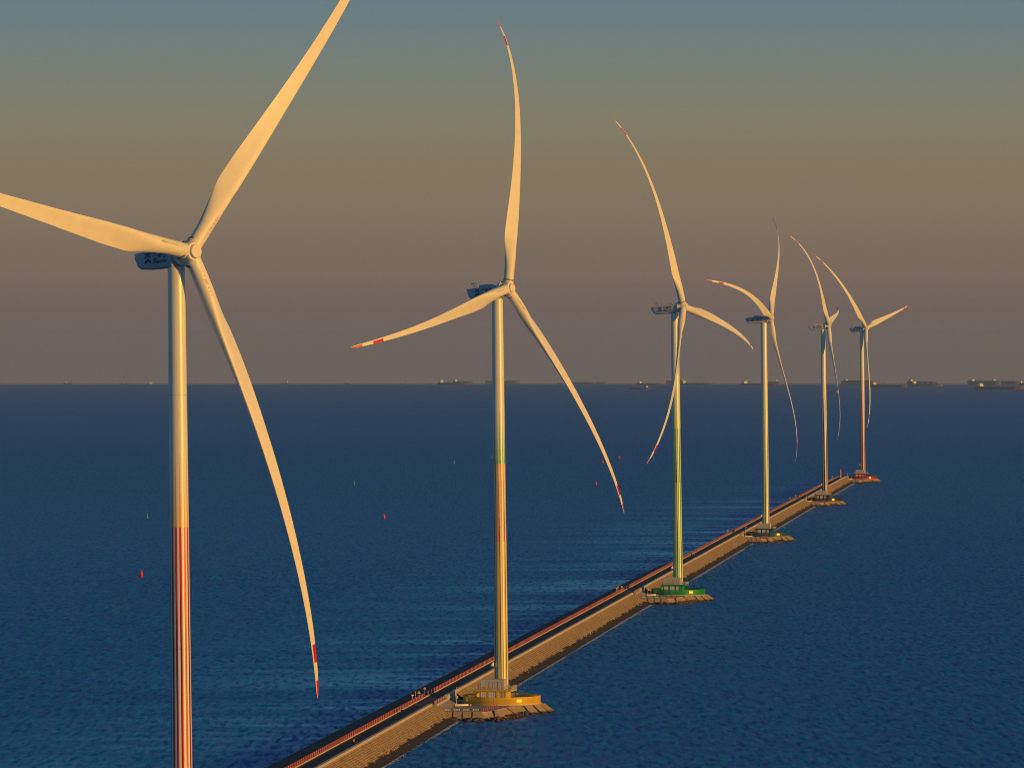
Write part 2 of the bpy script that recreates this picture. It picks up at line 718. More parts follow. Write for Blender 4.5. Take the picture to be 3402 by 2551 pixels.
# lee slope with its broad dark berm, ends behind the green turbine
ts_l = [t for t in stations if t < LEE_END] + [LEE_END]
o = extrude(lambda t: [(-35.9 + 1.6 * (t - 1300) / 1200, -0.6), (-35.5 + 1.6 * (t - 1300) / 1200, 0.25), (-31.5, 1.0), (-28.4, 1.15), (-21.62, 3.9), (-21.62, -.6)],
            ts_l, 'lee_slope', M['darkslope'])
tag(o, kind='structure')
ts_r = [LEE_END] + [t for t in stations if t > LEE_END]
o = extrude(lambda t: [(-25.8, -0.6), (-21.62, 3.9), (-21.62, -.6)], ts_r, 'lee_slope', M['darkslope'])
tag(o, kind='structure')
# kerb below the railing
o = extrude(lambda t: [(-21.45, ROAD_Z - .02), (-21.45, ROAD_Z + .30), (-20.95, ROAD_Z + .30), (-20.92, ROAD_Z - .02)], stations, 'kerb', M['palecon'])
tag(o, kind='structure')

TURB_T = [951.4, 1493.7, 2167.3, 2853.6, 3526.4, 4150.5]
PAINTNAME = ['red', 'amber', 'green', 'blue', 'black', 'crimson']
BASEX = [(-58.38, 962.33), (-2.84, 1501.84), (66.67, 2171.79), (133.80, 2854.83), (203.61, 3523.94), (268.49, 4144.71)]

# parapet wall, one length between each pair of islets
par_names = ['pale concrete parapet beside the road, nearest length before the amber base',
             'pale concrete parapet beside the road between the amber and green bases',
             'pale concrete parapet beside the road between the green and blue bases',
             'pale concrete parapet beside the road between the blue and black bases',
             'pale concrete parapet beside the road between the black and crimson bases']
for i in range(5):
    a, b_ = TURB_T[i] - 8, TURB_T[i + 1] - 44
    ts = list(np.arange(a, b_, 15.0)) + [b_]
    o = extrude(lambda t: [(-15.60, ROAD_Z), (-15.60, ROAD_Z + .85), (-14.78, ROAD_Z + .85), (-14.74, ROAD_Z + .05), (-14.74, ROAD_Z - .4)], ts, 'parapet_wall', M['palecon'])
    tag(o, par_names[i], 'wall', 'parapet walls along the breakwater road')

# red and white railing along the lee edge, one length per pair of gates
rail_names = ['red and white railing on the road edge, nearest length before the amber base',
              'red and white railing on the road edge between the amber and green bases',
              'red and white railing on the road edge between the green and blue bases',
              'red and white railing on the road edge between the blue and black bases',
              'red and white railing on the road edge between the black and crimson bases']
for i in range(5):
    a, b_ = (TURB_T[i] - 1 if i else 1000.0), TURB_T[i + 1] - 9
    if i == 4:
        b_ = 4060
    root = thing('road_railing', rail_names[i], 'railing', bw(0, 0, 0) * 0, 0, 'railings along the breakwater road')
    frame_obj(root)
    rb, pb = MB(), MB()
    ts = np.arange(a, b_, 6.0)
    for t in ts:
        t2 = min(t + 6.0, b_)
        for z in (0.42, 0.75, 1.22):
            w = -21.2 + w_off(t)
            w2 = -21.2 + w_off(t2)
            zz, z2 = ROAD_Z + .1 + z + bz(t), ROAD_Z + .1 + z + bz(t2)
            h = 0.05
            rb.add([(w - h, t, zz - h), (w + h, t, zz - h), (w + h, t, zz + h), (w - h, t, zz + h),
                    (w2 - h, t2, z2 - h), (w2 + h, t2, z2 - h), (w2 + h, t2, z2 + h), (w2 - h, t2, z2 + h)],
                   [(0, 1, 5, 4), (1, 2, 6, 5), (2, 3, 7, 6), (3, 0, 4, 7)], 0)
    step = 0.45 if i < 2 else 0.7
    k = 0
    for t in np.arange(a, b_, step):
        w = -21.2 + w_off(t)
        pb.box((w, t, ROAD_Z + .3 + .5 + bz(t)), (.07, .17 if i < 2 else .26, 1.0), 1 if (k // 2) % 4 == 3 else 0)
        k += 1
    rb.build('handrail', [M['railred']], root)
    o = pb.build('baluster', [M['railred'], M['railwhite']], root)
    o['kind'] = 'stuff'


# ------------------------------------------------------------------ islets with their revetment
def islet_outline():
    pts = [(-15.3, -42), (-14.7, -37.0), (-1.6, -36.5), (.4, -33), (3.0, -17), (4.6, -11.8)]
    for a in np.linspace(-70, 118, 24):
        pts.append((11.5 * math.cos(math.radians(a)), 11.5 * math.sin(math.radians(a))))
    pts += [(-9, 13), (-12.5, 16), (-15.3, 20)]
    return pts


ISLE_Z = 2.3


def build_islet(cx_w, t):
    out = islet_outline()
    n = len(out)
    mb = MB()
    top = [(w, s, ISLE_Z) for w, s in out]
    # outward skirt
    def offset(dist, z):
        res = []
        for i in range(n):
            p0, p1, p2 = Vector(out[i - 1]), Vector(out[i]), Vector(out[(i + 1) % n])
            if i == 0:
                e = (p2 - p1)
            elif i == n - 1:
                e = (p1 - p0)
            else:
                e = (p1 - p0).normalized() + (p2 - p1).normalized()
            e.normalize()
            nrm = Vector((e.y, -e.x))
            q = p1 + nrm * dist
            res.append((q.x, q.y, z))
        return res
    mid = offset(0.02, ISLE_Z - .28)
    low = offset(4.2, -1.0)
    mb.add(top + mid + low, [tuple(range(n))] + [(n + i, n + i + 1, i + 1, i) for i in range(n - 1)] +
           [(2 * n + i, 2 * n + i + 1, n + i + 1, n + i) for i in range(n - 1)], 0)
    # concrete slabs leaning on the skirt, with open joints
    def slab(p, q, d, w):
        e = Vector((q[0] - p[0], q[1] - p[1]))
        ln = e.length
        e.normalize()
        nrm = Vector((e.y, -e.x))
        cnt = max(1, int(round(ln / w)))
        for k in range(cnt):
            a0, a1 = ln * k / cnt + .22, ln * (k + 1) / cnt - .22
            pts = []
            for (dd, z) in ((0.25, ISLE_Z - .12), (d, ISLE_Z - .12 - (d - .25) * 0.72)):
                for aa in (a0, a1):
                    b = Vector(p) + e * aa + nrm * dd
                    pts.append((b.x, b.y, z + .22))
                    pts.append((b.x, b.y, z - .1))
            fcs = [(0, 4, 6, 2), (1, 3, 7, 5), (0, 2, 3, 1), (4, 5, 7, 6), (0, 1, 5, 4), (2, 6, 7, 3)]
            mb.add(pts, fcs, 1)
    slab(out[1], out[2], 2.6, 2.6)
    ring = [out[5 + i] for i in range(1, 22)]
    for k in range(0, 20, 2):
        slab(ring[k], ring[min(k + 2, 20)], 3.4, 3.4)
    slab(out[4], out[6], 2.6, 2.4)
    # rounded mound of laid stone where the apron turns
    rows = []
    for i in range(9):
        f0 = i / 8
        rr = []
        for k in range(9):
            a = math.radians(-75 + 85 * k / 8)
            r = 1.2 + 4.6 * f0
            rr.append((1.0 + r * math.cos(a) * 0.9, -30 + r * math.sin(a) * 1.35, ISLE_Z + .15 - 3.0 * f0 + (0.12 if i % 2 else 0)))
        rows.append(rr)
    mb.loft(rows, 0, cap=False, closed=False)
    o = mb.build('islet', [M['slab'], M['slab']])
    o.location = bw(cx_w, t, 0)
    o.rotation_euler = (0, 0, BW_RZ)
    tag(o, kind='structure')
    # paving on top
    mb = MB()
    mb.add([(p[0] * .985, p[1] * .985, ISLE_Z + .006) for p in out], [tuple(range(n))])
    # ramp up to the road
    mb.add([(-15.7, -40, ROAD_Z + .01), (-15.7, 8, ROAD_Z + .01), (-11.8, -6, ISLE_Z + .03), (-11.6, -34, ISLE_Z + .03)], [(0, 3, 2, 1)])
    o = mb.build('paving', M['deck'])
    o.location = bw(cx_w, t, 0)
    o.rotation_euler = (0, 0, BW_RZ)
    tag(o, kind='structure')


TURB_W = [-0.87, -0.55, 0.39, -2.37 + 1.2, -1.05, 0.29]
for i in range(6):
    build_islet(TURB_W[i], TURB_T[i])


def rock_shape(mb, c, r):
    n = 6
    rings = []
    for i in range(1, 4):
        a = math.pi * i / 4
        rings.append([(c[0] + r * math.sin(a) * math.cos(2 * math.pi * k / n + i) * random.uniform(.65, 1.25),
                       c[1] + r * math.sin(a) * math.sin(2 * math.pi * k / n + i) * random.uniform(.65, 1.25),
                       c[2] - r * .75 * math.cos(a) * random.uniform(.8, 1.2)) for k in range(n)])
    mb.loft(rings)


for i in range(1, 6):
    mb = MB()
    for k in range(230):
        u = random.random()
        if u < .55:
            w, s = random.uniform(-15, -1), -40.4 + random.gauss(0, 1.0)
            if w < -12:
                s -= 1
            z = -.1 + random.uniform(0, .8)
        elif u < .95:
            q = random.random()
            w = -.5 + 6.5 * q + random.gauss(2.2, .7)
            s = -39 + 27.0 * q + random.gauss(-1.2, .8)
            z = random.uniform(-.1, .8)
        else:
            a = random.uniform(-85, -40)
            w, s = 16 * math.cos(math.radians(a)), 15.5 * math.sin(math.radians(a))
            z = 0.0
        rock_shape(mb, (w, s, z), random.uniform(.3, .85))
    o = mb.build('riprap', M['rock'])
    o.location = bw(TURB_W[i], TURB_T[i], 0)
    o.rotation_euler = (0, 0, BW_RZ)
    tag(o, kind='stuff')

# loose stone spilled over the lower courses, and the foam line at the water's edge
mb = MB()
for k in range(1500):
    t = 1180 + 2950 * random.random() ** 1.3
    if any(-46 < t - tt < 18 for tt in TURB_T):
        continue
    cl = math.sin(t * .021) + math.sin(t * .057 + 1) + random.gauss(0, .5)
    if cl < .6:
        continue
    f0 = random.gauss(.60, .06)
    rock_shape(mb, (-14.72 + 6.9 * f0 + w_off(t), t, 4.42 - 5.0 * f0 + .1 + bz(t)), random.uniform(.12, .4))
o = frame_obj(mb.build('loose_stones', M['slab']))
tag(o, kind='stuff')

mb = MB()


def foam_patch(w, t, a, b_):
    n = 7
    ang = random.uniform(-.15, .15)
    pts = []
    for k in range(n):
        q = 2 * math.pi * k / n
        x, y = b_ * math.cos(q) * random.uniform(.5, 1.2), a * math.sin(q) * random.uniform(.5, 1.2)
        pts.append((w + x + y * ang, t + y, .06 + bz(t)))
    mb.add(pts, [tuple(range(n))])


for k in range(12000):
    t = 1150 + 2960 * (random.random() ** 1.15)
    if any(-40 < t - tt < 10 for tt in TURB_T):
        continue
    d = abs(random.gauss(0, .45))
    if random.random() < .10:
        d += random.expovariate(.55)
    if math.sin(t * .045) + math.sin(t * .013) + random.gauss(0, .9) < -.9:
        continue
    g = 1 + max(0, t - 1500) / 1300
    foam_patch(-8.25 + w_off(t) + d, t, random.uniform(.4, 1.7) * g, random.uniform(.08, .32) * g)
for k in range(1500):
    t = 1150 + 1350 * random.random()
    foam_patch(-35.75 + 1.6 * (t - 1300) / 1200 + w_off(t) - abs(random.gauss(0, .15)), t, random.uniform(.5, 1.5), random.uniform(.04, .1))
o = frame_obj(mb.build('sea_foam', M['foam']))
tag(o, kind='stuff')


# ------------------------------------------------------------------ fences, equipment houses, cabinets (one of each, then copies)
def make_fence():
    root = thing('ring_fence', 'x', 'fence')
    R = 10.75
    n = 260
    mb = MB()
    for k in range(n):
        a = 2 * math.pi * k / n
        mb.box((R * math.cos(a), R * math.sin(a), 1.22), (.035, .205, 2.0), 0, a)
    for z, h in ((.28, .08), (2.18, .09)):
        mb.lathe([(R - .06, z - h), (R + .06, z - h), (R + .06, z + h), (R - .06, z + h), (R - .06, z - h)], 96, cap=False)
    for k in range(32):
        a = 2 * math.pi * (k + .5) / 32
        mb.box(((R - .09) * math.cos(a), (R - .09) * math.sin(a), 1.18), (.09, .09, 2.1), 0, a)
    mb.build('slat_panel', M['paint'], root)
    mb = MB()
    mb.lathe([(R - .25, 0.0), (R + .38, 0.0), (R + .38, .2), (R - .25, .2), (R - .25, 0.0)], 96, cap=False)
    mb.build('plinth', M['palecon'], root)
    for a, sz, m in ((-math.radians(58), (1.55, .8), 'gold'), (-math.radians(139), (1.2, .7), 'ink')):
        mb = MB()
        mb.box(((R + .1) * math.cos(a), (R + .1) * math.sin(a), 1.3), (.05, sz[0], sz[1]), 0, a)
        bd = mb.build('notice_board', M[m], root)
        mb = MB()
        mb.box(((R + .085) * math.cos(a), (R + .085) * math.sin(a), 1.3), (.05, sz[0] + .14, sz[1] + .14), 0, a)
        mb.build('board_frame', M['seam'], bd)
    return root


HOUSE_ROT = math.radians(-14)


def make_house():
    root = thing('equipment_house', 'x', 'building')
    W, D, H = 8.0, 4.6, 3.72
    mb = MB()
    mb.box((0, 0, H / 2), (W - .3, D - .3, H))
    mb.build('wall', M['paint'], root)
    for x in (-3.72, -1.25, 1.25, 3.0, 3.72):
        mb = MB()
        mb.box((x, -D / 2 - .06, H / 2), (.42, .42, H))
        mb.build('column', M['paint'], root)
    for x in (-3.72, 3.72):
        mb = MB()
        mb.box((x, D / 2, H / 2), (.42, .42, H))
        mb.build('column', M['paint'], root)
    for x, w in ((-2.5, 1.7), (0, 1.9), (2.12, 1.2), (3.36, .3)):
        mb = MB()
        mb.box((x, -D / 2 - .06, H / 2 + .15), (w, .2, H - .55))
        sh = mb.build('shutter', M['ledge'], root)
        mb = MB()
        for q in np.linspace(-w / 2, w / 2, 4)[1:-1] if w > .5 else []:
            mb.box((x + q, -D / 2 - .165, H / 2 + .15), (.05, .03, H - .6))
        if mb.v:
            mb.build('door_joint', M['seam'], sh)
    mb = MB()
    mb.box((.35, 0.3, H + .16), (10.1, D + 1.9, .32))
    mb.box((.35, 0.3, H + .36), (10.16, D + 1.96, .08))
    mb.build('deck_slab', M['paint'], root)
    mb = MB()
    x0, x1, y0, y1 = -4.62, 5.32, -2.9, 3.5
    zb = H + .4
    for z in (.4, .75, 1.12):
        for p, q in (((x0, y0), (x1, y0)), ((x1, y0), (x1, y1)), ((x0, y0), (x0, y1)), ((x0, y1), (x1, y1))):
            mb.tube((p[0], p[1], zb + z), (q[0], q[1], zb + z), .03, n=6)
    mb.build('handrail', M['railwhite'], root)
    spots = [(x, y) for x in np.linspace(x0, x1, 11) for y in (y0, y1)] + [(x, y) for y in np.linspace(y0, y1, 7)[1:-1] for x in (x0, x1)]
    b0 = None
    for x, y in spots:
        if b0 is None:
            mb = MB()
            mb.box((0, 0, zb + .56), (.085, .085, 1.14))
            b0 = mb.build('baluster', M['railwhite'], root)
            q = b0
        else:
            q = b0.copy()
            col.objects.link(q)
        q.location = (x, y, 0)
    # stair up the end wall, with its landing
    mb = MB()
    for k in range(14):
        mb.box((-7.9 + k * .26, 0.4, .13 + k * .27), (.30, 1.1, .06))
    for y in (-.18, .98):
        mb.tube((-8.0, y, .05), (-4.5, y, 3.75), .09, n=6)
        mb.tube((-8.0, y, 1.1), (-4.5, y, 4.8), .035, n=6)
        for k in range(5):
            mb.tube((-7.8 + k * .8, y, .25 + k * .85), (-7.8 + k * .8, y, 1.3 + k * .85), .03, n=6)
    mb.build('stair', M['paint'], root)
    # transformer radiators beside the stair
    mb = MB()
    mb.box((-6.0, -1.6, 1.0), (2.6, 1.3, 2.0))
    for k in range(7):
        mb.box((-7.1 + k * .36, -1.6, 2.25), (.12, 1.1, .5))
    mb.build('transformer', M['paint'], root)
    return root


def make_cabinet():
    root = thing('switchgear_cabinet', 'x', 'cabinet')
    W, D, H = 6.6, 2.5, 2.75
    mb = MB()
    mb.box((0, 0, H / 2), (W, D, H))
    mb.build('body', M['cabinet'], root)
    mb = MB()
    mb.box((0, 0, H + .05), (W + .12, D + .12, .1))
    mb.build('roof', M['cabinet'], root)
    for x, w in ((-1.55, 1.0), (-.4, 1.0), (1.0, .95), (2.05, .95)):
        mb = MB()
        for dx in (-w / 2, w / 2):
            mb.box((x + dx, -D / 2 - .012, 1.15), (.045, .03, 2.0))
        mb.box((x, -D / 2 - .012, 2.17), (w + .045, .03, .045))
        dr = mb.build('door_frame', M['seam'], root)
        mb = MB()
        mb.box((x + w * .32, -D / 2 - .03, 1.1), (.08, .06, .22))
        mb.build('handle', M['dark'], dr)
    for x in (-2.6, .3):
        mb = MB()
        for k in range(4):
            mb.box((x, -D / 2 - .012, .35 + k * .12), (.5, .03, .05))
        mb.box((x, -D / 2 - .006, .53), (.06, .03, .46))
        mb.build('vent', M['seam'], root)
    return root


def make_mast():
    root = thing('camera_mast', 'x', 'mast')
    mb = MB()
    mb.tube((0, 0, 0), (0, 0, 5.2), .085, .06)
    mb.box((0, 0, .12), (.4, .4, .24))
    mb.build('pole', M['railwhite'], root)
    mb = MB()
    mb.box((.28, -.1, 2.4), (.42, .32, .75))
    mb.build('control_box', M['white'], root)
    mb = MB()
    mb.tube((0, 0, 4.9), (.7, -.2, 5.05), .04, n=6)
    mb.box((.75, -.22, 4.95), (.34, .16, .16))
    mb.build('camera_head', M['white'], root)
    return root


def make_kerbwall():
    root = thing('curved_kerb_wall', 'x', 'wall')
    mb = MB()
    for k in range(3, 8):
        a0 = math.radians(-30 + k * 6)
        a1 = math.radians(-30 + (k + 1) * 6)
        r = 7.0
        p, q = (r * math.sin(a0), -r * math.cos(a0) + r), (r * math.sin(a1), -r * math.cos(a1) + r)
        c = ((p[0] + q[0]) / 2, (p[1] + q[1]) / 2, .25 + .05 * k * .3)
        mb.box(c, (.78, .22, .55), 0, (a0 + a1) / 2)
    mb.build('wall_face', M['white'], root)
    mb = MB()
    mb.box((2.9, 1.5, .2), (.5, .5, .42), 0, .4)
    mb.build('end_block', M['palecon'], root)
    return root


def make_barrier():
    """removable apron barrier: posts with meshed panels"""
    root = thing('apron_barrier', 'x', 'barrier')
    ln = 12.8
    mb = MB()
    for z in (.12, .95):
        mb.tube((0, 0, z), (ln, 0, z), .045, n=6)
    for k in range(6):
        mb.box((k * ln / 5, 0, .5), (.12, .12, 1.0))
    mb.build('frame', M['steel'], root)
    for k in range(5):
        mb = MB()
        mb.box((k * ln / 5 + .97, 0, .30), (1.6, .03, .06))
        mb.box((k * ln / 5 + .97, 0, .68), (1.6, .03, .06))
        for q in range(4):
            mb.box((k * ln / 5 + .30 + q * .45, 0, .49), (.16, .034, .44))
        mb.build('mesh_panel', M['ledge'], root)
    return root


def make_redrail():
    root = thing('apron_railing', 'x', 'railing')
    ln = 15.5
    mb = MB()
    for z in (.5, .98):
        mb.tube((0, 0, z), (ln, 0, z), .04, n=6)
    mb.build('handrail', M['railred'], root)
    for k in range(32):
        mb = MB()
        mb.box((k * ln / 31, 0, .5), (.08, .06, 1.0))
        mb.build('baluster', M['railwhite'] if k % 4 == 3 else M['railred'], root)
    return root


def make_entry_rail():
    root = thing('entry_railing', 'x', 'railing')
    mb = MB()
    for z in (.4, .9):
        mb.tube((0, 0, z), (0, 24, z), .05, n=6)
    mb.build('handrail', M['railred'], root)
    for k in range(13):
        mb = MB()
        mb.box((0, k * 2, .48), (.15, .3, .96))
        mb.build('baluster', M['railwhite'] if k % 2 else M['railred'], root)
    return root


PAINT = [None, (.70, .45, .008), (.004, .30, .05), (.008, .075, .14), (.012, .013, .030), (.34, .012, .035)]
fence0, house0, cab0, mast0, kerb0, bar0, red0, ent0 = (make_fence(), make_house(), make_cabinet(), make_mast(), make_kerbwall(),
                                                        make_barrier(), make_redrail(), make_entry_rail())
FENCE_L = {1: 'amber slatted ring fence on the stone islet, lit orange', 2: 'green slatted ring fence around the third turbine base',
           3: 'deep blue slatted ring fence with a bright gold board', 4: 'near black slatted ring fence around a turbine base',
           5: 'crimson slatted ring fence around the farthest turbine base'}
used = False
for i in range(1, 6):
    c = PAINTNAME[i]

    def put(src, first, w, t, z, rz):
        o = src if first else copy_tree(src)
        o.location = bw(TURB_W[i] + w, TURB_T[i] + t, z)
        o.rotation_euler = (0, 0, BW_RZ + rz)
        return o
    first = i == 1
    f_ = put(fence0, first, 0, 0, ISLE_Z, 0)
    tag(f_, FENCE_L[i], 'fence', 'ring fences around the turbine bases')
    h_ = put(house0, first, -1.5, -4.3, ISLE_Z, HOUSE_ROT + .1)
    tag(h_, {1: 'amber painted equipment house with grey shutters below the nearest cabinet', 2: 'green painted equipment house with three pale shutters',
             3: 'dark blue equipment house with pale shutters inside the blue fence', 4: 'black painted equipment house with pale shutters',
             5: 'crimson painted equipment house with pale shutters'}[i], 'building', 'equipment houses at the turbine feet')
    k_ = put(cab0, first, -1.75, -5.1, ISLE_Z + 4.14, HOUSE_ROT + .1)
    tag(k_, f'pale grey switchgear cabinet standing on the deck of the {c} house', 'cabinet', 'switchgear cabinets on the decks')
    m_ = put(mast0, first, -11.4, -11.3, ISLE_Z, 0)
    tag(m_, f'slim white camera mast with a box standing beside the {c} fence', 'mast', 'camera masts on the islets')
    q_ = put(kerb0, first, -10.0, -13.5, ISLE_Z, .25)
    tag(q_, f'low curved white kerb wall on the paving beside the {c} fence', 'wall', 'curved kerb walls on the islets')
    b_ = put(bar0, first, -14.5, -36.4, ISLE_Z, .03)
    tag(b_, f'grey meshed barrier along the front of the apron before the {c} base', 'barrier', 'apron barriers')
    r_ = put(red0, first, -1.7, -35.5, ISLE_Z, math.radians(80))
    tag(r_, f'red and white railing slanting up the apron towards the {c} fence', 'railing', 'apron railings')
    e_ = put(ent0, first, -15.2 + w_off(TURB_T[i]) - TURB_W[i], -36, ROAD_Z, 0)
    tag(e_, f'red and white railing between road and ramp at the {c} base', 'railing', 'entry railings at the ramps')
    for o in (f_, h_):
        set_color(o, PAINT[i])


# ------------------------------------------------------------------ wind turbines
WHITE = (.79, .78, .64)
RED, PURPLE, ORANGE, AMBER = (.62, .004, .004), (.035, .008, .09), (.80, .36, .004), (.76, .56, .006)
GREEN, OLIVE, LIME, YEL = (.020, .42, .010), (.14, .34, .01), (.34, .80, .012), (.84, .86, .03)
NAVY, TEAL, DKRED, CRIM, PINK = (.008, .014, .05), (.02, .10, .12), (.20, .010, .005), (.36, .008, .035), (.62, .15, .12)
# sections from the top: (z_top, z_bottom, [(colour, s0 top, s1 top, s0 bottom, s1 bottom, parity or None)])
PATTERN = [
    [(80.5, 66, [(ORANGE, .22, .26, 0, .50, None)]),
     (66, 44.5, [(RED, 0, .52, .32, .52, None), (PURPLE, 0, 0, 0, .32, None), (ORANGE, .52, .52, .46, .62, 1)]),
     (44.5, 1, [(PURPLE, 0, .40, .05, .05, None), (RED, .36, .52, 0, .52, None), (ORANGE, .46, .62, .5, .5, 1)])],
    [(80.5, 66, [(GREEN, .25, .30, 0, .50, None)]),
     (66, 44.5, [(ORANGE, 0, .56, 0, .62, 0), (DKRED, .56, .56, .62, .98, 0), (ORANGE, .30, .80, .50, .85, 1)]),
     (44.5, 1, [(AMBER, 0, .66, 0, .68, 0), (DKRED, .66, .96, .68, .98, 0), (AMBER, .45, .90, .75, .75, 1), (GREEN, .55, .55, .50, .82, 1)])],
    [(80.5, 66, [(LIME, .25, .30, 0, .50, None)]),
     (66, 44.5, [(GREEN, 0, .56, 0, .62, 0), (NAVY, .56, .56, .62, .96, 0), (GREEN, .30, .80, .50, .85, 1)]),
     (44.5, 1, [(LIME, 0, .62, 0, .62, 0), (NAVY, .62, .92, .62, .98, 0), (GREEN, .45, .85, .55, .85, 1)])],
    [(80.5, 66, [(LIME, .25, .30, 0, .40, None)]),
     (66, 44.5, [(LIME, 0, .36, .10, .40, 0), (NAVY, .55, .55, .60, .95, 0), (OLIVE, .50, .65, .60, .80, 1)]),
     (44.5, 1, [(LIME, .10, .40, 0, .34, 0), (NAVY, .60, .95, .58, .98, 0), (OLIVE, .60, .80, .60, .80, 1)])],
    [(80.5, 66, [(PINK, .22, .26, 0, .30, None)]),
     (66, 44.5, [(NAVY, 0, .45, 0, .60, 0), (PURPLE, .60, .60, .60, .90, 0)]),
     (44.5, 1, [(NAVY, 0, .60, 0, .64, 0), (PURPLE, .60, .90, .64, .98, 0), (CRIM, .55, .55, .50, .72, 1), (NAVY, .0, .16, .0, .26, 1)])],
    [(80.5, 66, [(ORANGE, .22, .26, 0, .42, None)]),
     (66, 44.5, [(CRIM, 0, .50, 0, .55, 0), (PURPLE, .55, .55, .55, .90, 0), (PINK, .40, .80, .50, .85, 1)]),
     (44.5, 1, [(CRIM, 0, .52, 0, .55, 0), (PURPLE, .55, .92, .55, .98, 0), (PINK, .50, .85, .50, .85, 1)])],
]
SEAMS = (89.5, 66, 44.5, 22)


def make_tower(i, top, parent):
    nz, na = 150, 336
    zt = top[2]
    zs = np.linspace(0.0, zt, nz + 1)
    zs = np.unique(np.concatenate([zs, [66.0, 44.5], [s - .05 for s in SEAMS], [s + .05 for s in SEAMS]]))
    nz = len(zs) - 1
    fr = zs / zt
    r = 1.98 + (1.55 - 1.98) * fr
    ang = np.arange(na) / na * 2 * np.pi
    X = r[:, None] * np.cos(ang) + top[0] * fr[:, None]
    Y = r[:, None] * np.sin(ang) + top[1] * fr[:, None]
    Z = np.repeat(zs[:, None], na, 1)
    co = np.stack([X, Y, Z], -1).reshape(-1, 3)
    ii, kk = np.meshgrid(np.arange(nz), np.arange(na), indexing='ij')
    k2 = (kk + 1) % na
    F = np.stack([ii * na + kk, ii * na + k2, (ii + 1) * na + k2, (ii + 1) * na + kk], -1).reshape(-1, 4)
    me = bpy.data.meshes.new('tower')
    me.from_pydata(co.tolist(), [], F.tolist() + [tuple(nz * na + k for k in range(na))])
    zc = ((zs[:-1] + zs[1:]) / 2)[:, None] * np.ones((1, na))
    ph = (ang + np.pi / na)[None, :] / (2 * np.pi) * 14 + .42
    ph = ph * np.ones((nz, 1))
    s = ph % 1.0
    par = (np.floor(ph) % 2).astype(int)
    C = np.ones((nz, na, 3)) * np.array(WHITE)
    for (za, zb, layers) in PATTERN[i]:
        inside = (zc < za) & (zc >= zb)
        f = np.clip((za - zc) / (za - zb), 0, 1)
        for (c, a0, b0, a1, b1, pr) in layers:
            lo, hi = a0 + (a1 - a0) * f, b0 + (b1 - b0) * f
            mk = inside & (s >= lo) & (s < hi)
            if pr is not None:
                mk &= par == pr
            C[mk] = c
    for sz in SEAMS:
        C[np.abs(zc - sz) < .06] *= .75
    cols = np.ones((nz * na + 1, 4))
    cols[:-1, :3] = C.reshape(-1, 3)
    loops = np.concatenate([np.repeat(cols[:-1], 4, 0), np.repeat(cols[-1:], na, 0)])
    att = me.color_attributes.new('paint', 'FLOAT_COLOR', 'CORNER')
    att.data.foreach_set('color', loops.ravel())
    me.materials.append(M['tower'])
    me.polygons.foreach_set('use_smooth', [True] * (nz * na) + [False])
    o = link('tower', me, parent)
    # floodlight on its bracket and service hatch near the foot
    mb = MB()
    mb.tube((-1.9, -.5, 10.2), (-2.5, -.9, 10.5), .06, n=6)
    mb.tube((-2.35, -.8, 10.9), (-2.75, -1.35, 9.9), .28, .5, n=12)
    mb.build('floodlight', M['white'], o, smooth=True)
    return o


CH_R = [0, .03, .07, .12, .18, .25, .40, .55, .70, .85, .94, .975, .992, 1.0]
CH_C = [2.75, 2.75, 2.85, 3.4, 4.15, 4.0, 3.05, 2.30, 1.72, 1.22, .88, .66, .42, .08]
TW_R = [0, .1, .2, .3, .45, .6, .8, 1.0]
TW_B = [24, 23, 19, 14, 8.5, 4.5, 1.5, 0]
TH_R = [0, .05, .10, .18, .30, .5, .8, 1.0]
TH_T = [1.0, 1.0, .80, .46, .31, .24, .18, .16]


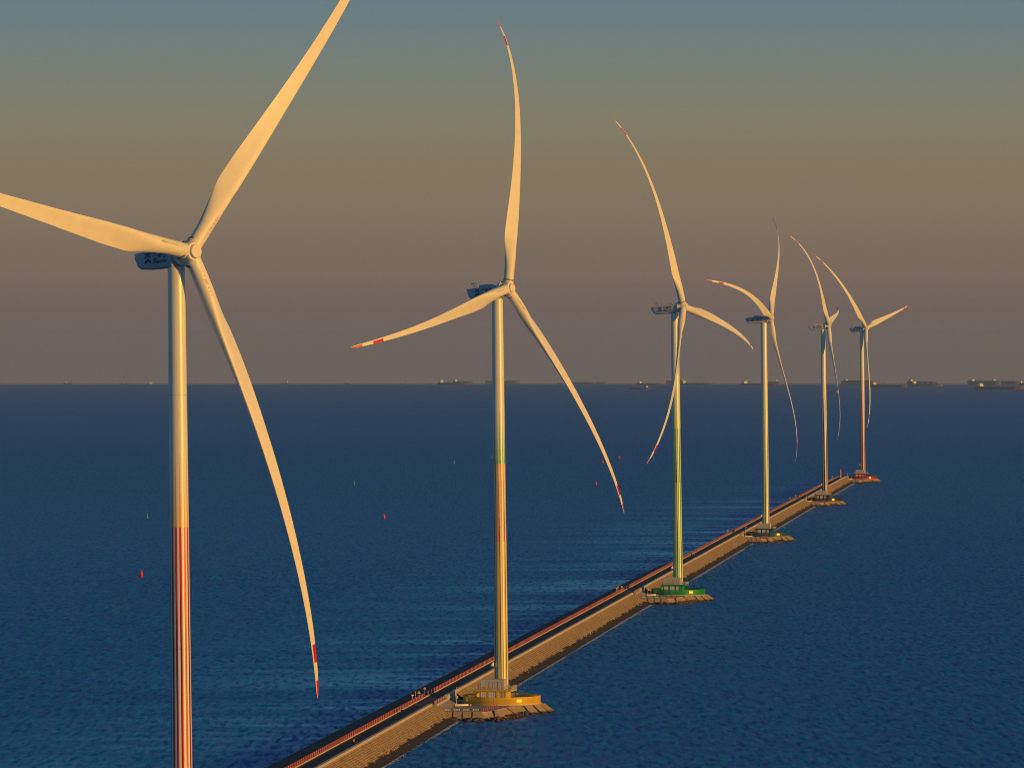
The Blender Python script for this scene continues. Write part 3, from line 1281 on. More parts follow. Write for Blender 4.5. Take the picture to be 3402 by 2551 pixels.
def make_blade(theta, ks, R, parent, origin, A, V, S):
    s = np.linspace(0, 1, 121)
    a = R * (ks[0] * s + ks[1] * s ** 2 + ks[2] * s ** 4)
    da = ks[0] + 2 * ks[1] * s + 4 * ks[2] * s ** 3
    dr = np.sqrt(np.clip(1 - da ** 2, .05, 1))
    r = np.concatenate([[0], np.cumsum((dr[1:] + dr[:-1]) / 2)]) * R / 120
    rh = V * math.cos(theta) + S * math.sin(theta)
    tn = S * math.cos(theta) - V * math.sin(theta)
    NP = 28
    rings, info = [], []
    for q in range(2, 121):
        u = s[q]
        c = np.interp(u, CH_R, CH_C)
        th = np.interp(u, TH_R, TH_T)
        be = math.radians(np.interp(u, TW_R, TW_B))
        nrm = A * float(dr[q]) - rh * float(da[q])
        le = tn * math.cos(be) + nrm * math.sin(be)
        nn = nrm * math.cos(be) - tn * math.sin(be)
        ctr = origin + rh * float(r[q]) + A * float(a[q])
        bl = float(np.clip((u - .035) / .14, 0, 1))
        bl = bl * bl * (3 - 2 * bl)
        ax = .5 + (.33 - .5) * bl
        ring = []
        for k in range(NP):
            ph = 2 * math.pi * k / NP
            xc = .5 - .5 * math.cos(ph)
            cy = .5 * math.sin(ph)
            t4 = 5 * th * (.2969 * math.sqrt(max(xc, 0)) - .126 * xc - .3516 * xc ** 2 + .2843 * xc ** 3 - .1036 * xc ** 4)
            side = 1 if math.sin(ph) >= 0 else -1
            ay = t4 * (0.62 if side > 0 else -1.30) * 1.0 - .05 * math.sin(math.pi * xc) * bl
            y = cy * (1 - bl) + ay * bl
            ring.append(ctr + le * ((ax - xc) * c) + nn * (y * c))
        rings.append(ring)
        info.append(u)
    mb = MB()
    mb.loft(rings)
    me_o = mb.build('blade', M['blade'], parent, smooth=True, angle=60)
    me = me_o.data
    att = me.color_attributes.new('paint', 'FLOAT_COLOR', 'CORNER')
    cols = []
    nring = len(rings)
    for fi, p in enumerate(me.polygons):
        c = WHITE
        if fi < (nring - 1) * NP:
            i, k = divmod(fi, NP)
            d = (1 - (info[i] + info[i + 1]) / 2) * R
            if (d < 3.4 or 7.3 < d < 10.8) and 5 <= k <= NP - 4:
                c = RED
        cols += [(*c, 1)] * p.loop_total
    att.data.foreach_set('color', [x for c in cols for x in c])
    # small faded serial marking near the root, on the face towards the wind
    mb = MB()
    x = 3.2
    while x < 8.4:
        ln = random.uniform(.14, .34)
        q = np.interp(x + ln / 2, r, np.arange(121))
        q0 = int(q)
        u = s[q0]
        be = math.radians(np.interp(u, TW_R, TW_B))
        nrm = A * float(dr[q0]) - rh * float(da[q0])
        le = tn * math.cos(be) + nrm * math.sin(be)
        nn = nrm * math.cos(be) - tn * math.sin(be)
        c = np.interp(x / R, CH_R, CH_C)
        rad_ = 0.5 * c
        dirn = (nn * .80 + le * .60)
        tv = (le * .80 - nn * .60)
        ctr = origin + rh * x + A * float(np.interp(x, r, a))
        for (h0, h1) in ((-.16, -.05), (.04, .16)) if random.random() < .8 else ((-.16, .16),):
            pts = []
            for xx, hh in ((0, h0), (ln, h0), (ln, h1), (0, h1)):
                pts.append(ctr + rh * xx + tv * hh + dirn * (rad_ * 1.012))
            mb.add(pts, [(0, 1, 2, 3)])
        x += ln + random.choice((.08, .08, .1, .45))
    mb.build('serial_marking', M['ink'], me_o)
    return me_o


def text_mesh(body, size):
    cu = bpy.data.curves.new('lettering', 'FONT')
    cu.body = body
    cu.size = size
    cu.offset = 0.022
    ob = bpy.data.objects.new('lettering', cu)
    col.objects.link(ob)
    bpy.context.view_layer.update()
    me = bpy.data.meshes.new_from_object(ob.evaluated_get(bpy.context.evaluated_depsgraph_get()))
    bpy.data.objects.remove(ob)
    bpy.data.curves.remove(cu)
    co = np.empty(len(me.vertices) * 3)
    me.vertices.foreach_get('co', co)
    co = co.reshape(-1, 3)
    pol = [tuple(p.vertices) for p in me.polygons]
    bpy.data.meshes.remove(me)
    return co, pol


TXT_CN = text_mesh('天津港', 1.0)
TXT_EN = text_mesh('TIANJIN PORT', 1.0)


def make_turbine(i, base, hub, alpha, theta0, R, blades, label):
    root = thing('wind_turbine', label, 'wind turbine', (base[0], base[1], ISLE_Z + .42 + sea_z(*base)), 0, 'wind turbines along the breakwater')
    B = Vector(root.location)
    al, ti = math.radians(alpha), math.radians(5)
    Ah = Vector((math.sin(al), -math.cos(al), 0))
    S = Vector((math.cos(al), math.sin(al), 0))
    U = Vector((0, 0, 1))
    A = Ah * math.cos(ti) + U * math.sin(ti)
    V = U * math.cos(ti) - Ah * math.sin(ti)
    H = Vector(hub) - B
    topc = H - Ah * 3.5
    make_tower(i, (topc.x, topc.y, topc.z - 2.55), root)

    def L(a, s_, v):
        return H + A * a + S * s_ + V * v
    # nacelle: boat-tailed body
    nac = MB()
    secs = [(-13.15, .35, .92, 1.25), (-12.95, -.25, .98, 1.4), (-12.2, -1.55, 1.0, 1.55), (-11.3, -2.05, 1.0, 1.65), (-6.0, -2.2, 1.02, 1.75), (-3.05, -2.2, 1.02, 1.75)]
    rings = []
    for a, lo, hi, hw in secs:
        ring = []
        cr = min(.35, (hi - lo) / 3)
        for (sx, sz) in ((-1, -1), (1, -1), (1, 1), (-1, 1)):
            cxp, czp = sx * (hw - cr), (hi - cr) if sz > 0 else (lo + cr)
            base_ang = {(-1, -1): 180, (1, -1): 270, (1, 1): 0, (-1, 1): 90}[(sx, sz)]
            for k in range(4):
                q = math.radians(base_ang + 30 * k)
                ring.append(L(a, cxp + cr * math.cos(q), czp + cr * math.sin(q)))
        rings.append(ring)
    nac.loft(rings)
    n_o = nac.build('nacelle', M['nacelle'], root, smooth=True, angle=30)
    # cooler hood and wind sensors on the roof
    hood = MB()
    pr = [(-9.0, 1.0), (-8.7, 1.75), (-5.9, 1.8), (-4.6, 1.25), (-4.2, 1.0)]
    hood.loft([[L(a, s_, v) for a, v in pr] for s_ in (-1.2, 1.2)])
    hood.build('roof_cooler', M['nacelle'], n_o)
    ws = MB()
    for a, lean in ((-11.3, -.5), (-10.5, -.9)):
        ws.tube(L(a, -.6, .95), L(a + lean, -.6, 2.35), .045, n=6)
        ws.tube(L(a, .5, .95), L(a + lean, .5, 2.35), .045, n=6)
        ws.tube(L(a + lean - .45, -.05, 2.3), L(a + lean + .45, -.05, 2.45), .04, n=6)
        ws.ball(L(a + lean - .4, -.05, 2.45), .15, 6)
        ws.ball(L(a + lean + .4, .0, 2.55), .13, 6)
    ws.build('wind_sensor', M['steel'], n_o)
    # port emblem and lettering on both flanks
    for side in (-1, 1):
        em = MB()
        sd = side * 1.79

        def poly(pts, mbx):
            q = [L((-9.15 + side * -1 * x) if side > 0 else (-9.15 + x), sd, z) for x, z in pts]
            mbx.add(q, [tuple(range(len(q)))])
        poly([(-.8, .45), (.8, .45), (.8, .68), (-.8, .68)], em)
        for zc, th_, dp in ((.02, .30, .42), (-.72, .52, .42)):
            poly([(-.8, zc), (0, zc + dp), (0, zc + dp - th_), (-.8, zc - th_)], em)
            poly([(0, zc + dp), (.8, zc), (.8, zc - th_), (0, zc + dp - th_)], em)
        em.build('emblem', M['blue'], n_o)
        lt = MB()
        for (co, pol), x0, z0, wd, hk in ((TXT_CN, -7.85, -.55, 3.7, 1.15), (TXT_EN, -7.85, -1.32, 3.7, 1.25)):
            sx = wd / (co[:, 0].max() - co[:, 0].min())
            mn = co[:, 0].min()
            pts = []
            for p in co:
                xx = (p[0] - mn) * sx
                aa = (x0 + xx) if side < 0 else (x0 + wd - xx)
                pts.append(L(aa, sd, z0 + p[1] * sx * hk))
            lt.add(pts, pol)
        lt.build('lettering', M['blue'], n_o)
    # hub: generator cone, drum, rounded nose
    hb = MB()
    prof_h = [(1.55, -3.1), (1.75, -2.75), (2.15, -2.0), (2.2, -1.5), (1.95, -1.25), (1.85, -.9), (1.88, .5), (1.82, 1.0), (1.62, 1.3), (1.30, 1.36), (1.28, 1.70), (1.16, 1.86), (0.4, 1.93), (.02, 1.94)]
    hb.loft([[H + A * z + (S * math.cos(q) + V * math.sin(q)) * r_ for q in np.linspace(0, 2 * math.pi, 40, endpoint=False)] for r_, z in prof_h])
    h_o = hb.build('hub', M['white'], root, smooth=True, angle=40)
    gp = MB()
    gp.loft([[H + A * z + (S * math.cos(q) + V * math.sin(q)) * r_ for q in np.linspace(0, 2 * math.pi, 32, endpoint=False)] for r_, z in ((1.9, -1.32), (1.98, -1.28), (1.98, -1.22), (1.9, -1.18))], cap=False)
    gp.build('rotor_gap', M['dark'], h_o)
    for j in range(3):
        th = math.radians(theta0 + 120 * j)
        rh = V * math.cos(th) + S * math.sin(th)
        tn = S * math.cos(th) - V * math.sin(th)
        cl = MB()
        for r0, r1, rr in ((1.0, 1.72, 1.42), (1.72, 1.98, 1.52), (2.13, 2.2, 1.52)):
            cl.loft([[H + rh * d + (tn * math.cos(q) + A * math.sin(q)) * rr for q in np.linspace(0, 2 * math.pi, 32, endpoint=False)] for d in (r0, r1)])
        cl.build('blade_collar', M['white'], h_o, smooth=True)
        cl = MB()
        for r0, r1, rr in ((1.98, 2.13, 1.475), (2.2, 2.36, 1.475)):
            cl.loft([[H + rh * d + (tn * math.cos(q) + A * math.sin(q)) * rr for q in np.linspace(0, 2 * math.pi, 32, endpoint=False)] for d in (r0, r1)])
        cl.build('collar_seal', M['dark'], h_o, smooth=True)
        make_blade(th, blades[j], R, root, H, A, V, S)
    return root


TURB = [
    ((-58.38, 962.33), (-57.09, 959.91, 117.42), 46.1288, 39.7274, 86.5,
     [(.0795, .0523, -.1141), (.1474, -.1648, -.0414), (.0667, .0712, -.0014)],
     'largest nearest wind turbine with red, purple and orange striped tower'),
    ((-2.84, 1501.84), (-1.25, 1499.77, 116.92), 53.7324, 18.3005, 85.6,
     [(-.0138, -.054, -.1229), (.0806, -.099, -.048), (.1402, .1964, -.2482)],
     'wind turbine with orange and amber striped tower behind an amber ring fence'),
    ((66.67, 2171.79), (68.49, 2170.51, 117.0), 68.6044, -17.7861, 84.5,
     [(.006, -.0672, -.1202), (.21, -.1951, -.0094), (.1255, -.0473, -.0838)],
     'wind turbine with green and lime striped tower behind a green ring fence'),
    ((133.80, 2854.83), (136.04, 2853.88, 116.39), 74.3322, 45.8042, 79.9,
     [(.0047, .0275, -.1215), (.047, .158, -.1743), (.0707, -.0722, -.1934)],
     'wind turbine with navy and lime striped tower behind a blue ring fence'),
    ((203.61, 3523.94), (205.66, 3523.19, 115.18), 77.6505, -39.081, 80.7,
     [(.0331, -.0374, -.1696), (-.057, .1137, -.1326), (.0999, .0751, -.1269)],
     'wind turbine with navy and crimson striped tower behind a black ring fence'),
    ((268.49, 4144.71), (270.68, 4143.09, 115.71), 62.3609, -42.5228, 80.9,
     [(.0307, -.1635, -.0568), (.0794, -.0228, -.0285), (.0854, .0852, -.1084)],
     'farthest wind turbine with crimson and pink striped tower at the breakwater end'),
]
for i, (b_, h_, al_, th_, R_, bl_, lab_) in enumerate(TURB):
    make_turbine(i, b_, h_, al_, th_, R_, bl_, lab_)


# ------------------------------------------------------------------ posts and signs on the railing side
def put_bw(o, w, t, z=ROAD_Z, rz=0.0):
    o.location = bw(w + w_off(t), t, z)
    o.rotation_euler = (0, 0, BW_RZ + rz)
    return o


def make_bollard_lamp():
    root = thing('lamp_post', 'x', 'lamp post')
    mb = MB()
    mb.tube((0, 0, 0), (0, 0, 2.15), .13, .11)
    mb.build('pole', M['steel'], root)
    mb = MB()
    mb.lathe([(.18, 2.1), (.42, 2.2), (.42, 2.42), (.2, 2.52)], 12)
    mb.build('lamp_head', M['white'], root)
    return root


def make_striped_post():
    root = thing('marker_post', 'x', 'post')
    mb = MB()
    for k in range(7):
        mb.tube((0, 0, k * .36), (0, 0, (k + 1) * .36), .11, mi=k % 2, n=8)
    mb.build('striped_pole', [M['railwhite'], M['signred']], root)
    return root


def make_triangle_sign():
    root = thing('warning_sign', 'x', 'sign')
    mb = MB()
    mb.tube((0, 0, 0), (0, 0, 2.0), .09, n=8)
    mb.build('pole', M['steel'], root)
    mb = MB()
    mb.add([(-.5, -.12, 1.75), (.5, -.12, 1.75), (0, -.12, 2.65), (-.5, -.06, 1.75), (.5, -.06, 1.75), (0, -.06, 2.65)],
           [(0, 1, 2), (5, 4, 3), (0, 3, 4, 1), (1, 4, 5, 2), (2, 5, 3, 0)])
    pl = mb.build('plate', M['yellow'], root)
    mb = MB()
    mb.box((0, -.13, 2.12), (.09, .015, .36))
    mb.box((0, -.13, 1.87), (.09, .015, .08))
    mb.build('symbol', M['dark'], pl)
    return root


def make_round_sign():
    root = thing('round_sign', 'x', 'sign')
    mb = MB()
    mb.tube((0, 0, 0), (0, 0, 2.1), .07, n=8)
    mb.build('pole', M['steel'], root)
    mb = MB()
    mb.tube((0, -.05, 2.3), (0, -.10, 2.3), .42, n=20)
    pl = mb.build('plate', M['signred'], root)
    mb = MB()
    mb.tube((0, -.10, 2.3), (0, -.115, 2.3), .27, n=20)
    mb.build('plate_centre', M['railwhite'], pl)
    return root


lamp0, post0, tri0, rnd0 = make_bollard_lamp(), make_striped_post(), make_triangle_sign(), make_round_sign()
put_bw(lamp0, -21.5, 1460)
tag(lamp0, 'short grey lamp post with white head on the railing near the amber base', 'lamp post', 'lamp posts on the road railing')
put_bw(post0, -22.2, 1473)
tag(post0, 'red and white striped marker post behind the railing at the amber base', 'post', 'striped marker posts')
put_bw(tri0, -21.4, 1475)
tag(tri0, 'yellow triangular warning sign on the railing at the amber base', 'sign', 'yellow warning signs')
put_bw(rnd0, -21.6, 1490)
tag(rnd0, 'round red and white sign in shade on the railing at the amber base', 'sign', 'round signs')
for src, w, t, lab, grp in (
        (lamp0, -21.3, 2122, 'short grey lamp post with white head on the railing near the green base', 'lamp posts on the road railing'),
        (post0, -22.0, 2137, 'red and white striped marker post behind the railing at the green base', 'striped marker posts'),
        (tri0, -21.0, 2144, 'yellow triangular warning sign on the railing at the green base', 'yellow warning signs'),
        (rnd0, -22.0, 2138, 'round red and white sign on the railing at the green base', 'round signs'),
        (lamp0, -21.5, 2813, 'short grey lamp post with white head on the railing near the blue base', 'lamp posts on the road railing'),
        (post0, -21.8, 2827, 'striped marker post behind the railing at the blue base', 'striped marker posts'),
        (rnd0, -21.5, 3440, 'round sign glowing orange on the railing before the black base', 'round signs'),
        (rnd0, -21.5, 3508, 'round sign on the railing directly beside the black base', 'round signs'),
        (lamp0, -21.5, 4040, 'short lamp post with white head on the railing near the crimson base', 'lamp posts on the road railing'),
        (post0, -21.5, 4052, 'striped marker post at the far end of the railing by the crimson base', 'striped marker posts')):
    o = put_bw(copy_tree(src), w, t)
    tag(o, lab, None, grp)

# harbour beacon beside the farthest base
bc = thing('harbour_beacon', 'orange round beacon tower with gallery beside the crimson base', 'beacon', bw(-14.5, 4092, ROAD_Z))
mb = MB()
mb.lathe([(.72, .6), (.62, 5.6)], 16)
mb.build('shaft', M['orange'], bc, smooth=True)
mb = MB()
mb.lathe([(1.3, -.3), (1.3, .25), (1.0, .6), (1.0, .8)], 16)
mb.build('footing', M['palecon'], bc)
mb = MB()
mb.lathe([(.62, 5.6), (1.0, 5.8), (1.0, 5.95), (.4, 5.95), (.4, 6.5), (.1, 6.8)], 16)
mb.build('lantern', M['orange'], bc)


# ------------------------------------------------------------------ walkers
def person_mat(name, shoes, legs, jacket, skin, h):
    m = bpy.data.materials.new(name)
    m.use_nodes = True
    nt = m.node_tree
    b = nt.nodes['Principled BSDF']
    b.inputs['Roughness'].default_value = .8
    tc = nt.nodes.new('ShaderNodeTexCoord')
    sp = nt.nodes.new('ShaderNodeSeparateXYZ')
    nt.links.new(tc.outputs['Object'], sp.inputs[0])
    rp = nt.nodes.new('ShaderNodeValToRGB')
    rp.color_ramp.interpolation = 'CONSTANT'
    e = rp.color_ramp.elements
    e[0].position, e[0].color = 0, (*shoes, 1)
    e[1].position, e[1].color = .06, (*legs, 1)
    for p, c in ((.47, jacket), (.865, skin)):
        q = e.new(p)
        q.color = (*c, 1)
    dv = nt.nodes.new('ShaderNodeMath')
    dv.operation = 'DIVIDE'
    dv.inputs[1].default_value = h
    nt.links.new(sp.outputs['Z'], dv.inputs[0])
    nt.links.new(dv.outputs[0], rp.inputs[0])
    nt.links.new(rp.outputs[0], b.inputs['Base Color'])
    return m


def make_person(label, loc, rz, legs, jacket, hair, stride=.22, h=1.62):
    root = thing('person', label, 'person', loc, rz, None)
    k = h / 1.7
    J = {'pelvis': (0, 0, .92), 'waist': (0, .0, 1.08), 'chest': (0, .01, 1.32), 'neck': (0, 0, 1.47), 'head': (0, -.02, 1.56), 'crown': (0, -.01, 1.68),
         'hipl': (-.09, 0, .88), 'kneel': (-.10, -.06 - stride * .5, .50), 'ankl': (-.10, .02 - stride, .09), 'toel': (-.11, -.16 - stride, .04),
         'hipr': (.09, 0, .88), 'kneer': (.10, -.02 + stride * .35, .49), 'ankr': (.10, .12 + stride, .10), 'toer': (.11, -.04 + stride, .04),
         'shl': (-.17, .01, 1.40), 'ell': (-.27, .09, 1.13), 'hal': (-.19, -.09, .97),
         'shr': (.17, .01, 1.40), 'elr': (.27, .09, 1.13), 'har': (.19, -.09, .97)}
    Rr = {'pelvis': .145, 'waist': .14, 'chest': .155, 'neck': .06, 'head': .10, 'crown': .075, 'hipl': .10, 'kneel': .065, 'ankl': .05, 'toel': .04,
          'hipr': .10, 'kneer': .065, 'ankr': .05, 'toer': .04, 'shl': .08, 'ell': .058, 'hal': .05, 'shr': .08, 'elr': .058, 'har': .05}
    E = [('pelvis', 'waist'), ('waist', 'chest'), ('chest', 'neck'), ('neck', 'head'), ('head', 'crown'), ('pelvis', 'hipl'), ('hipl', 'kneel'), ('kneel', 'ankl'), ('ankl', 'toel'),
         ('pelvis', 'hipr'), ('hipr', 'kneer'), ('kneer', 'ankr'), ('ankr', 'toer'), ('chest', 'shl'), ('shl', 'ell'), ('ell', 'hal'), ('chest', 'shr'), ('shr', 'elr'), ('elr', 'har')]
    keys = list(J)
    me = bpy.data.meshes.new('body')
    me.from_pydata([tuple(c * k for c in J[n]) for n in keys], [(keys.index(a), keys.index(b)) for a, b in E], [])
    me.materials.append(person_mat('clothes', (.03, .03, .03), legs, jacket, (.45, .28, .2), h))
    o = link('body', me, root)
    sm = o.modifiers.new('skin', 'SKIN')
    for n, v in zip(keys, me.skin_vertices[0].data):
        v.radius = (Rr[n] * k, Rr[n] * k)
        v.use_root = n == 'pelvis'
    ss = o.modifiers.new('smooth', 'SUBSURF')
    ss.levels = ss.render_levels = 1
    mb = MB()
    mb.ball((0, .025 * k, 1.625 * k), .118 * k, 8, sq=(1, 1, .9))
    mb.build('hair', mat('hair', hair, .6), root, smooth=True)
    return root


BLK, GREY = (.012, .012, .014), (.16, .15, .14)
make_person('person in an orange yellow jacket and dark trousers walking on the near road', bw(-17.2, 1306.5, ROAD_Z), BW_RZ + math.pi, (.03, .03, .035), (.72, .38, .03), (.02, .015, .01))
make_person('person in a black jacket and pale trousers beside the yellow jacketed walker', bw(-16.55, 1307.4, ROAD_Z), BW_RZ + math.pi, (.40, .32, .25), BLK, (.02, .015, .01))
make_person('person in grey coat walking close along the red railing before the amber base', bw(-20.3, 1418, ROAD_Z), BW_RZ, (.05, .05, .06), GREY, (.02, .015, .01))
make_person('person all in black walking mid road before the amber base', bw(-18.9, 1415.5, ROAD_Z), BW_RZ, (.02, .02, .02), BLK, (.01, .01, .01))
make_person('person in black walking on the road beyond the green tower', bw(-18.2, 2514, ROAD_Z), BW_RZ, (.02, .02, .03), BLK, (.01, .01, .01))
make_person('person in grey beside a black clad walker beyond the green tower', bw(-17.3, 2521, ROAD_Z), BW_RZ, (.10, .09, .09), (.22, .19, .17), (.02, .015, .01))


# ------------------------------------------------------------------ buoys
def make_red_buoy():
    root = thing('channel_buoy', 'x', 'buoy')
    mb = MB()
    mb.lathe([(.55, -.5), (.78, -.1), (.78, 1.75), (.70, 1.95), (.45, 2.2)], 20)
    mb.build('float', M['buoyred'], root, smooth=True)
    mb = MB()
    mb.lathe([(.30, 2.2), (.36, 2.3), (.36, 2.65), (.12, 2.95)], 12)
    mb.build('lantern', M['orange'], root, smooth=True)
    mb = MB()
    mb.lathe([(.80, 1.05), (.82, 1.1), (.82, 1.2), (.80, 1.25)], 20, cap=False)
    mb.build('fender_band', M['signred'], root)
    return root


def make_green_buoy():
    root = thing('channel_buoy', 'x', 'buoy')
    mb = MB()
    mb.lathe([(.5, -.5), (.66, 0), (.60, .45), (.34, 1.9), (.2, 2.6)], 20)
    mb.build('float', M['green'], root, smooth=True)
    mb = MB()
    mb.lathe([(.16, 2.6), (.2, 2.68), (.2, 2.9), (.05, 3.05)], 10)
    mb.build('lantern', M['white'], root, smooth=True)
    mb = MB()
    mb.lathe([(.68, -.05), (.72, .02), (.70, .12), (.66, .14)], 20, cap=False)
    mb.build('fender_band', M['dark'], root)
    return root


rb0, gb0 = make_red_buoy(), make_green_buoy()
for k, (src, x, y, lean, lab) in enumerate((
        (rb0, -163.9, 2394.6, .02, 'largest red can buoy, left of the red striped tower'),
        (rb0, -76.2, 3226.2, -.03, 'red can buoy on open water between the two nearest towers'),
        (rb0, 62.7, 4046.4, .02, 'red can buoy left of the amber turbine lower blade tip'),
        (rb0, 80.7, 4823.9, .01, 'small red can buoy close left of a slanting blade'),
        (rb0, 100.2, 5052.4, 0, 'farthest small red can buoy, right of the slanting blade'),
        (gb0, -217.6, 3232.0, -.05, 'largest green conical buoy above the big red buoy'),
        (gb0, -117.5, 4037.2, -.06, 'green conical buoy midway between the two nearest towers'),
        (gb0, -51.8, 4830.5, -.09, 'pale small green buoy left of the amber tower'),
        (gb0, -19.0, 5066.9, -.04, 'farthest tiny green buoy against the amber tower edge'))):
    o = src if k in (0, 5) else copy_tree(src)
    o.location = (x, y, sea_z(x, y))
    o.rotation_euler = (0, lean, random.uniform(0, 6))
    tag(o, lab, None, 'red channel buoys' if src is rb0 else 'green channel buoys')


# ------------------------------------------------------------------ ships at anchor, all lying head to wind
HULLM = {}


def hull_mat(up, boot, z):
    key = (up, boot, round(z, 1))
    if key not in HULLM:
        HULLM[key] = ship_hull_mat('hazed_hull_paint', up, boot, z)
    return HULLM[key]


def make_ship(label, x, y, ln, free, kind='bulk', boot=3.0, up=(.16, .17, .24), house_at=.10, house_h=13.0, cranes=0, alpha=54, red=(.42, .06, .04), name='cargo_ship', cat='ship',  # upper hull lightened and blued: distance haze put into the colour
              group='ships anchored off the port', containers=0):
    al = math.radians(alpha)
    ln = ln / math.sin(al)
    root = thing(name, label, cat, (x, y, sea_z(x, y)), math.atan2(-math.cos(al), math.sin(al)), group)
    B = ln * .155
    secs = []
    for u, bw_, fl, sh in ((-.5, .60, .25, .06), (-.47, .85, .55, .05), (-.40, 1, .85, .02), (-.2, 1, 1, 0), (.2, 1, 1, 0), (.36, .92, .88, .06), (.45, .60, .42, .22), (.49, .22, .10, .34), (.5, .05, .03, .36)):
        d = free * (1 + sh)
        hb = B / 2 * bw_
        hl = B / 2 * fl
        xx = u * ln
        xb = xx - (0.018 * ln if u > .44 else 0)
        secs.append([(xb, -hl, -2.0), (xx * .5 + xb * .5, -(hb + hl) / 2, free * .35), (xx, -hb, d), (xx, hb, d), (xx * .5 + xb * .5, (hb + hl) / 2, free * .35), (xb, hl, -2.0)])
    mb = MB()
    mb.loft(secs)
    mb.build('hull', hull_mat(up, red, boot), root)
    hx = -.5 * ln + house_at * ln
    hl_ = max(5.0, ln * .06)
    mb = MB()
    n = 4
    for k in range(n):
        w = B * (.86 - .06 * k)
        mb.box((hx - k * .25, 0, free + house_h * (k + .5) / (n + 1)), (hl_ * (1 - .07 * k), w, house_h / (n + 1)))
    mb.box((hx, 0, free + house_h * .9), (hl_ * .62, B * .98, house_h * .2))
    dh = mb.build('deckhouse', M['white'], root)
    mb = MB()
    mb.box((hx + hl_ * .32, 0, free + house_h * .93), (.2, B * .8, house_h * .07))
    mb.build('bridge_windows', M['dark'], dh)
    mb = MB()
    mb.box((hx - hl_ * .85, 0, free + house_h * .55), (hl_ * .5, B * .25, house_h * 1.05), top=.8)
    mb.build('funnel', M['seam'], root)
    mb = MB()
    mb.tube((hx, 0, free + house_h), (hx, 0, free + house_h * 1.35), .35, .2, n=6)
    mb.tube((.455 * ln, 0, free), (.455 * ln, 0, free * 1.2 + house_h * .55), .4, .2, n=6)
    mb.build('mast', M['steel'], root)
    x0, x1 = hx + hl_ * .9, .40 * ln
    if kind == 'bulk':
        nh = 5
        for k in range(nh):
            mb = MB()
            mb.box((x0 + (x1 - x0) * (k + .5) / nh, 0, free + .9), ((x1 - x0) / nh * .72, B * .6, 1.8))
            mb.build('hatch', M['steel'], root)
    else:
        mb = MB()
        for q in (-.12, 0, .12):
            mb.tube((x0, B * q, free + 1.0), (x1, B * q, free + 1.0), .4, n=6)
        for k in range(8):
            mb.box((x0 + (x1 - x0) * (k + .5) / 8, 0, free + .5), (.6, B * .5, 1.0))
        mb.build('deck_piping', M['steel'], root)
    for k in range(cranes):
        cxp = x0 + (x1 - x0) * (k + 1) / (cranes + 1)
        mb = MB()
        mb.box((cxp, 0, free + house_h * .36), (2.6, 2.6, house_h * .72))
        mb.box((cxp, 0, free + house_h * .78), (3.2, 3.4, house_h * .12))
        c_o = mb.build('deck_crane', M['white'], root)
        mb = MB()
        mb.tube((cxp, .6, free + house_h * .66), (cxp + (x1 - x0) / (cranes + 1) * .86, .4, free + house_h * .5), .7, .4, n=6)
        mb.tube((cxp, -.6, free + house_h * .66), (cxp + (x1 - x0) / (cranes + 1) * .86, -.4, free + house_h * .5), .7, .4, n=6)
        mb.build('jib', M['steel'], c_o)
    if containers:
        mb = MB()
        for k in range(containers):
            fx = x0 + (x1 - x0) * (k + .5) / containers
            mb.box((fx, 0, free + house_h * .25), ((x1 - x0) / containers * .93, B * .88, house_h * random.uniform(.42, .55)))
        mb.build('container_stacks', mat('containers', (.20, .10, .09), .6, var=.5, scale=.1), root)
    return root


DK = (.035, .04, .055)
S = make_ship
S('tiny coaster with a pale wheelhouse, leftmost ship on the horizon', -2192, 26760, 46, 6, 'tank', 1, house_at=.28, house_h=6)
S('long faint hull down ship right behind the leftmost tiny coaster', -2652 + 0, 41000, 225, 12, 'bulk', 2, house_at=.1, house_h=15)
S('tiny dark coaster left of the red striped tower', -1856, 25993, 40, 4.5, 'tank', 1, house_at=.3, house_h=6)
S('small barge with a bright block forward, right of the big lower blade', -1166, 27796, 48, 5, 'tank', 1, house_at=.78, house_h=12)
S('tiny grey boat on the horizon midway between the two nearest towers', -844, 27796, 33, 4, 'tank', 1, house_at=.55, house_h=7)
S('faint grey hull on the horizon left of the crane carrier', -741, 36500, 42, 8, 'tank', 1, house_at=.5, house_h=8)
S('faint pale ship house on the horizon just left of the crane carrier', -555, 36500, 36, 8, 'tank', 1, house_at=.5, house_h=12)
S('dark bulk carrier with four pale cranes, left of the amber tower', -260, 24344, 143, 8.5, 'bulk', 2.5, house_at=.09, house_h=12, cranes=4)
S('dark ship partly behind the crane carrier with bright high deckhouse at its stern', -255, 28200, 105, 13, 'bulk', 2, house_at=.13, house_h=11)
S('long faint hull standing behind and right of the amber tower', -62, 37500, 235, 26, 'bulk', 2, house_at=.5, house_h=7)
S('small distant ship with reddish house left of the slanting blade', 320, 36500, 22, 10, 'tank', 1, house_at=.5, house_h=14)
S('dark tanker with two bright blocks, right of the amber turbine slanting blade', 352, 27500, 150, 9, 'tank', 1.5, house_at=.08, house_h=12, cranes=2)
S('faint low hull beyond the bow of the tanker with bright blocks', 610, 38500, 118, 19, 'bulk', 1, house_at=.3, house_h=3)
S('low dark ship with a square orange house, left of the green tower', 615, 24400, 110, 6, 'bulk', 1, house_at=.16, house_h=9)
S('dark low coaster with red bow lying nearest, left of the green tower', 420, 17683, 64, 5, 'tank', 3.2, house_at=.80, house_h=6, red=(.55, .04, .03))
S('high faint hull behind the ship right of the green tower', 1090, 36000, 125, 24, 'bulk', 2, house_at=.85, house_h=8)
S('dark bulk carrier with pale house close right of the green tower', 864, 25200, 150, 6, 'bulk', 1, house_at=.07, house_h=11, cranes=2)
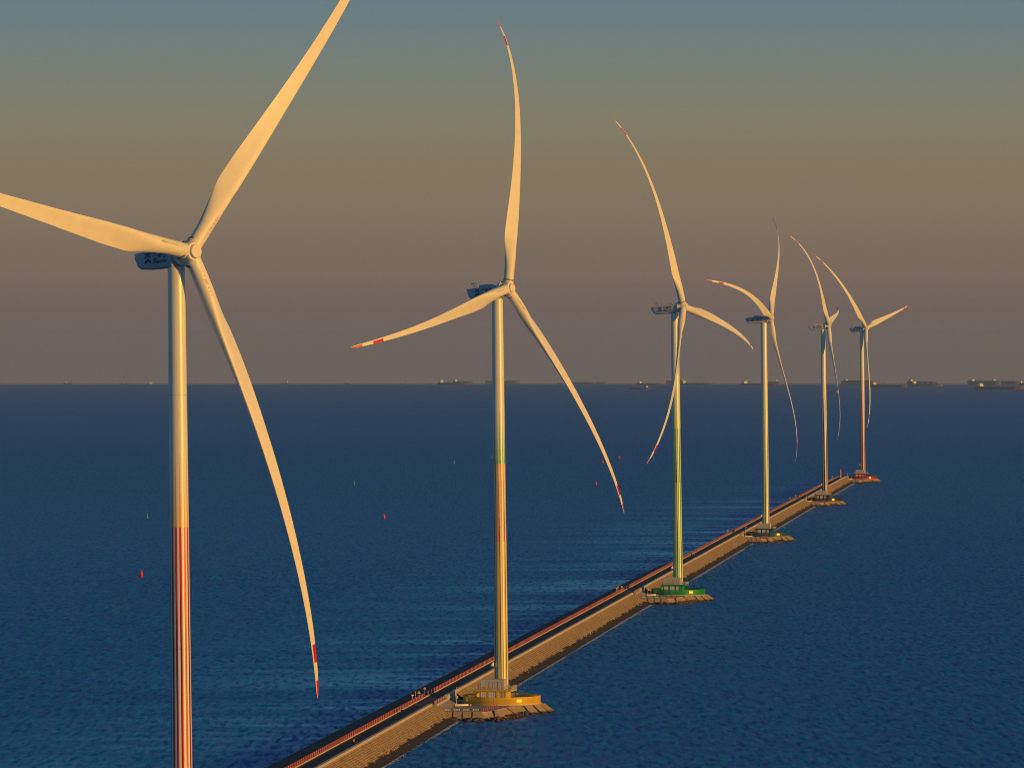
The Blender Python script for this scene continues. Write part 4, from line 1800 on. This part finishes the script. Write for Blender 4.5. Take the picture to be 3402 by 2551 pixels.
S('dark tanker half hidden behind the blue turbine tower', 1054, 22900, 165, 7.5, 'tank', 2.5, house_at=.09, house_h=11, cranes=0)
S('faint crane ship just right of the black turbine tower', 1610, 33500, 86, 15, 'bulk', 1, house_at=.8, house_h=13, cranes=2)
S('dark high sided ship with orange house left of the farthest tower', 1690, 26500, 150, 15, 'bulk', 3, house_at=.15, house_h=9, containers=4)
S('dark bulk carrier with slim lit cranes, right of the farthest tower', 1385, 19873, 126, 8.5, 'bulk', 3, house_at=.07, house_h=10, cranes=4)
S('bulk carrier with pinkish orange lower hull and dark posts', 1652, 21647, 134, 8, 'bulk', 4.2, house_at=.18, house_h=11, cranes=3, red=(.55, .20, .11))
S('high grey hull behind the ship with the orange lower hull', 2016, 26600, 140, 14, 'bulk', 3, house_at=.12, house_h=11)
S('long dark tanker with red bow bulb at the right edge of the sea', 1590, 17683, 152, 9, 'tank', 3.6, house_at=.12, house_h=10.5, red=(.50, .04, .04))
S('dark high ship with orange deckhouse behind the long tanker', 2120, 24300, 140, 17, 'bulk', 2, house_at=.14, house_h=9)
S('ship with square orange deckhouse second behind the long tanker', 2330, 25600, 130, 15, 'bulk', 2, house_at=.12, house_h=10, cranes=2)
S('dark ship cut by the right edge of view with orange deckhouse', 2140, 22400, 80, 10, 'bulk', 2, house_at=.09, house_h=10)
S('small workboat with white wheelhouse forward, beside the black turbine lower blade', 881, 14848, 24, 1.6, 'tank', .4, house_at=.86, house_h=6.5, name='workboat', cat='boat', group='boats')


# ------------------------------------------------------------------ haze
HZ = MB()
x_, zt_, zb_ = 45500.0, 215.0, sea_z(44000.0, 0) - 1
HZ.box((0, 0, (zt_ + zb_) / 2), (2 * x_, 2 * x_, zt_ - zb_))
hm = bpy.data.materials.new('haze_air')
hm.use_nodes = True
nt = hm.node_tree
nt.nodes.remove(nt.nodes['Principled BSDF'])
pv = nt.nodes.new('ShaderNodeVolumePrincipled')
pv.inputs['Color'].default_value = (.46, .66, .95, 1)
pv.inputs['Density'].default_value = 2.2e-5
pv.inputs['Anisotropy'].default_value = 0.0
nt.links.new(pv.outputs[0], nt.nodes['Material Output'].inputs['Volume'])
hz = HZ.build('haze', hm)
tag(hz, kind='stuff')
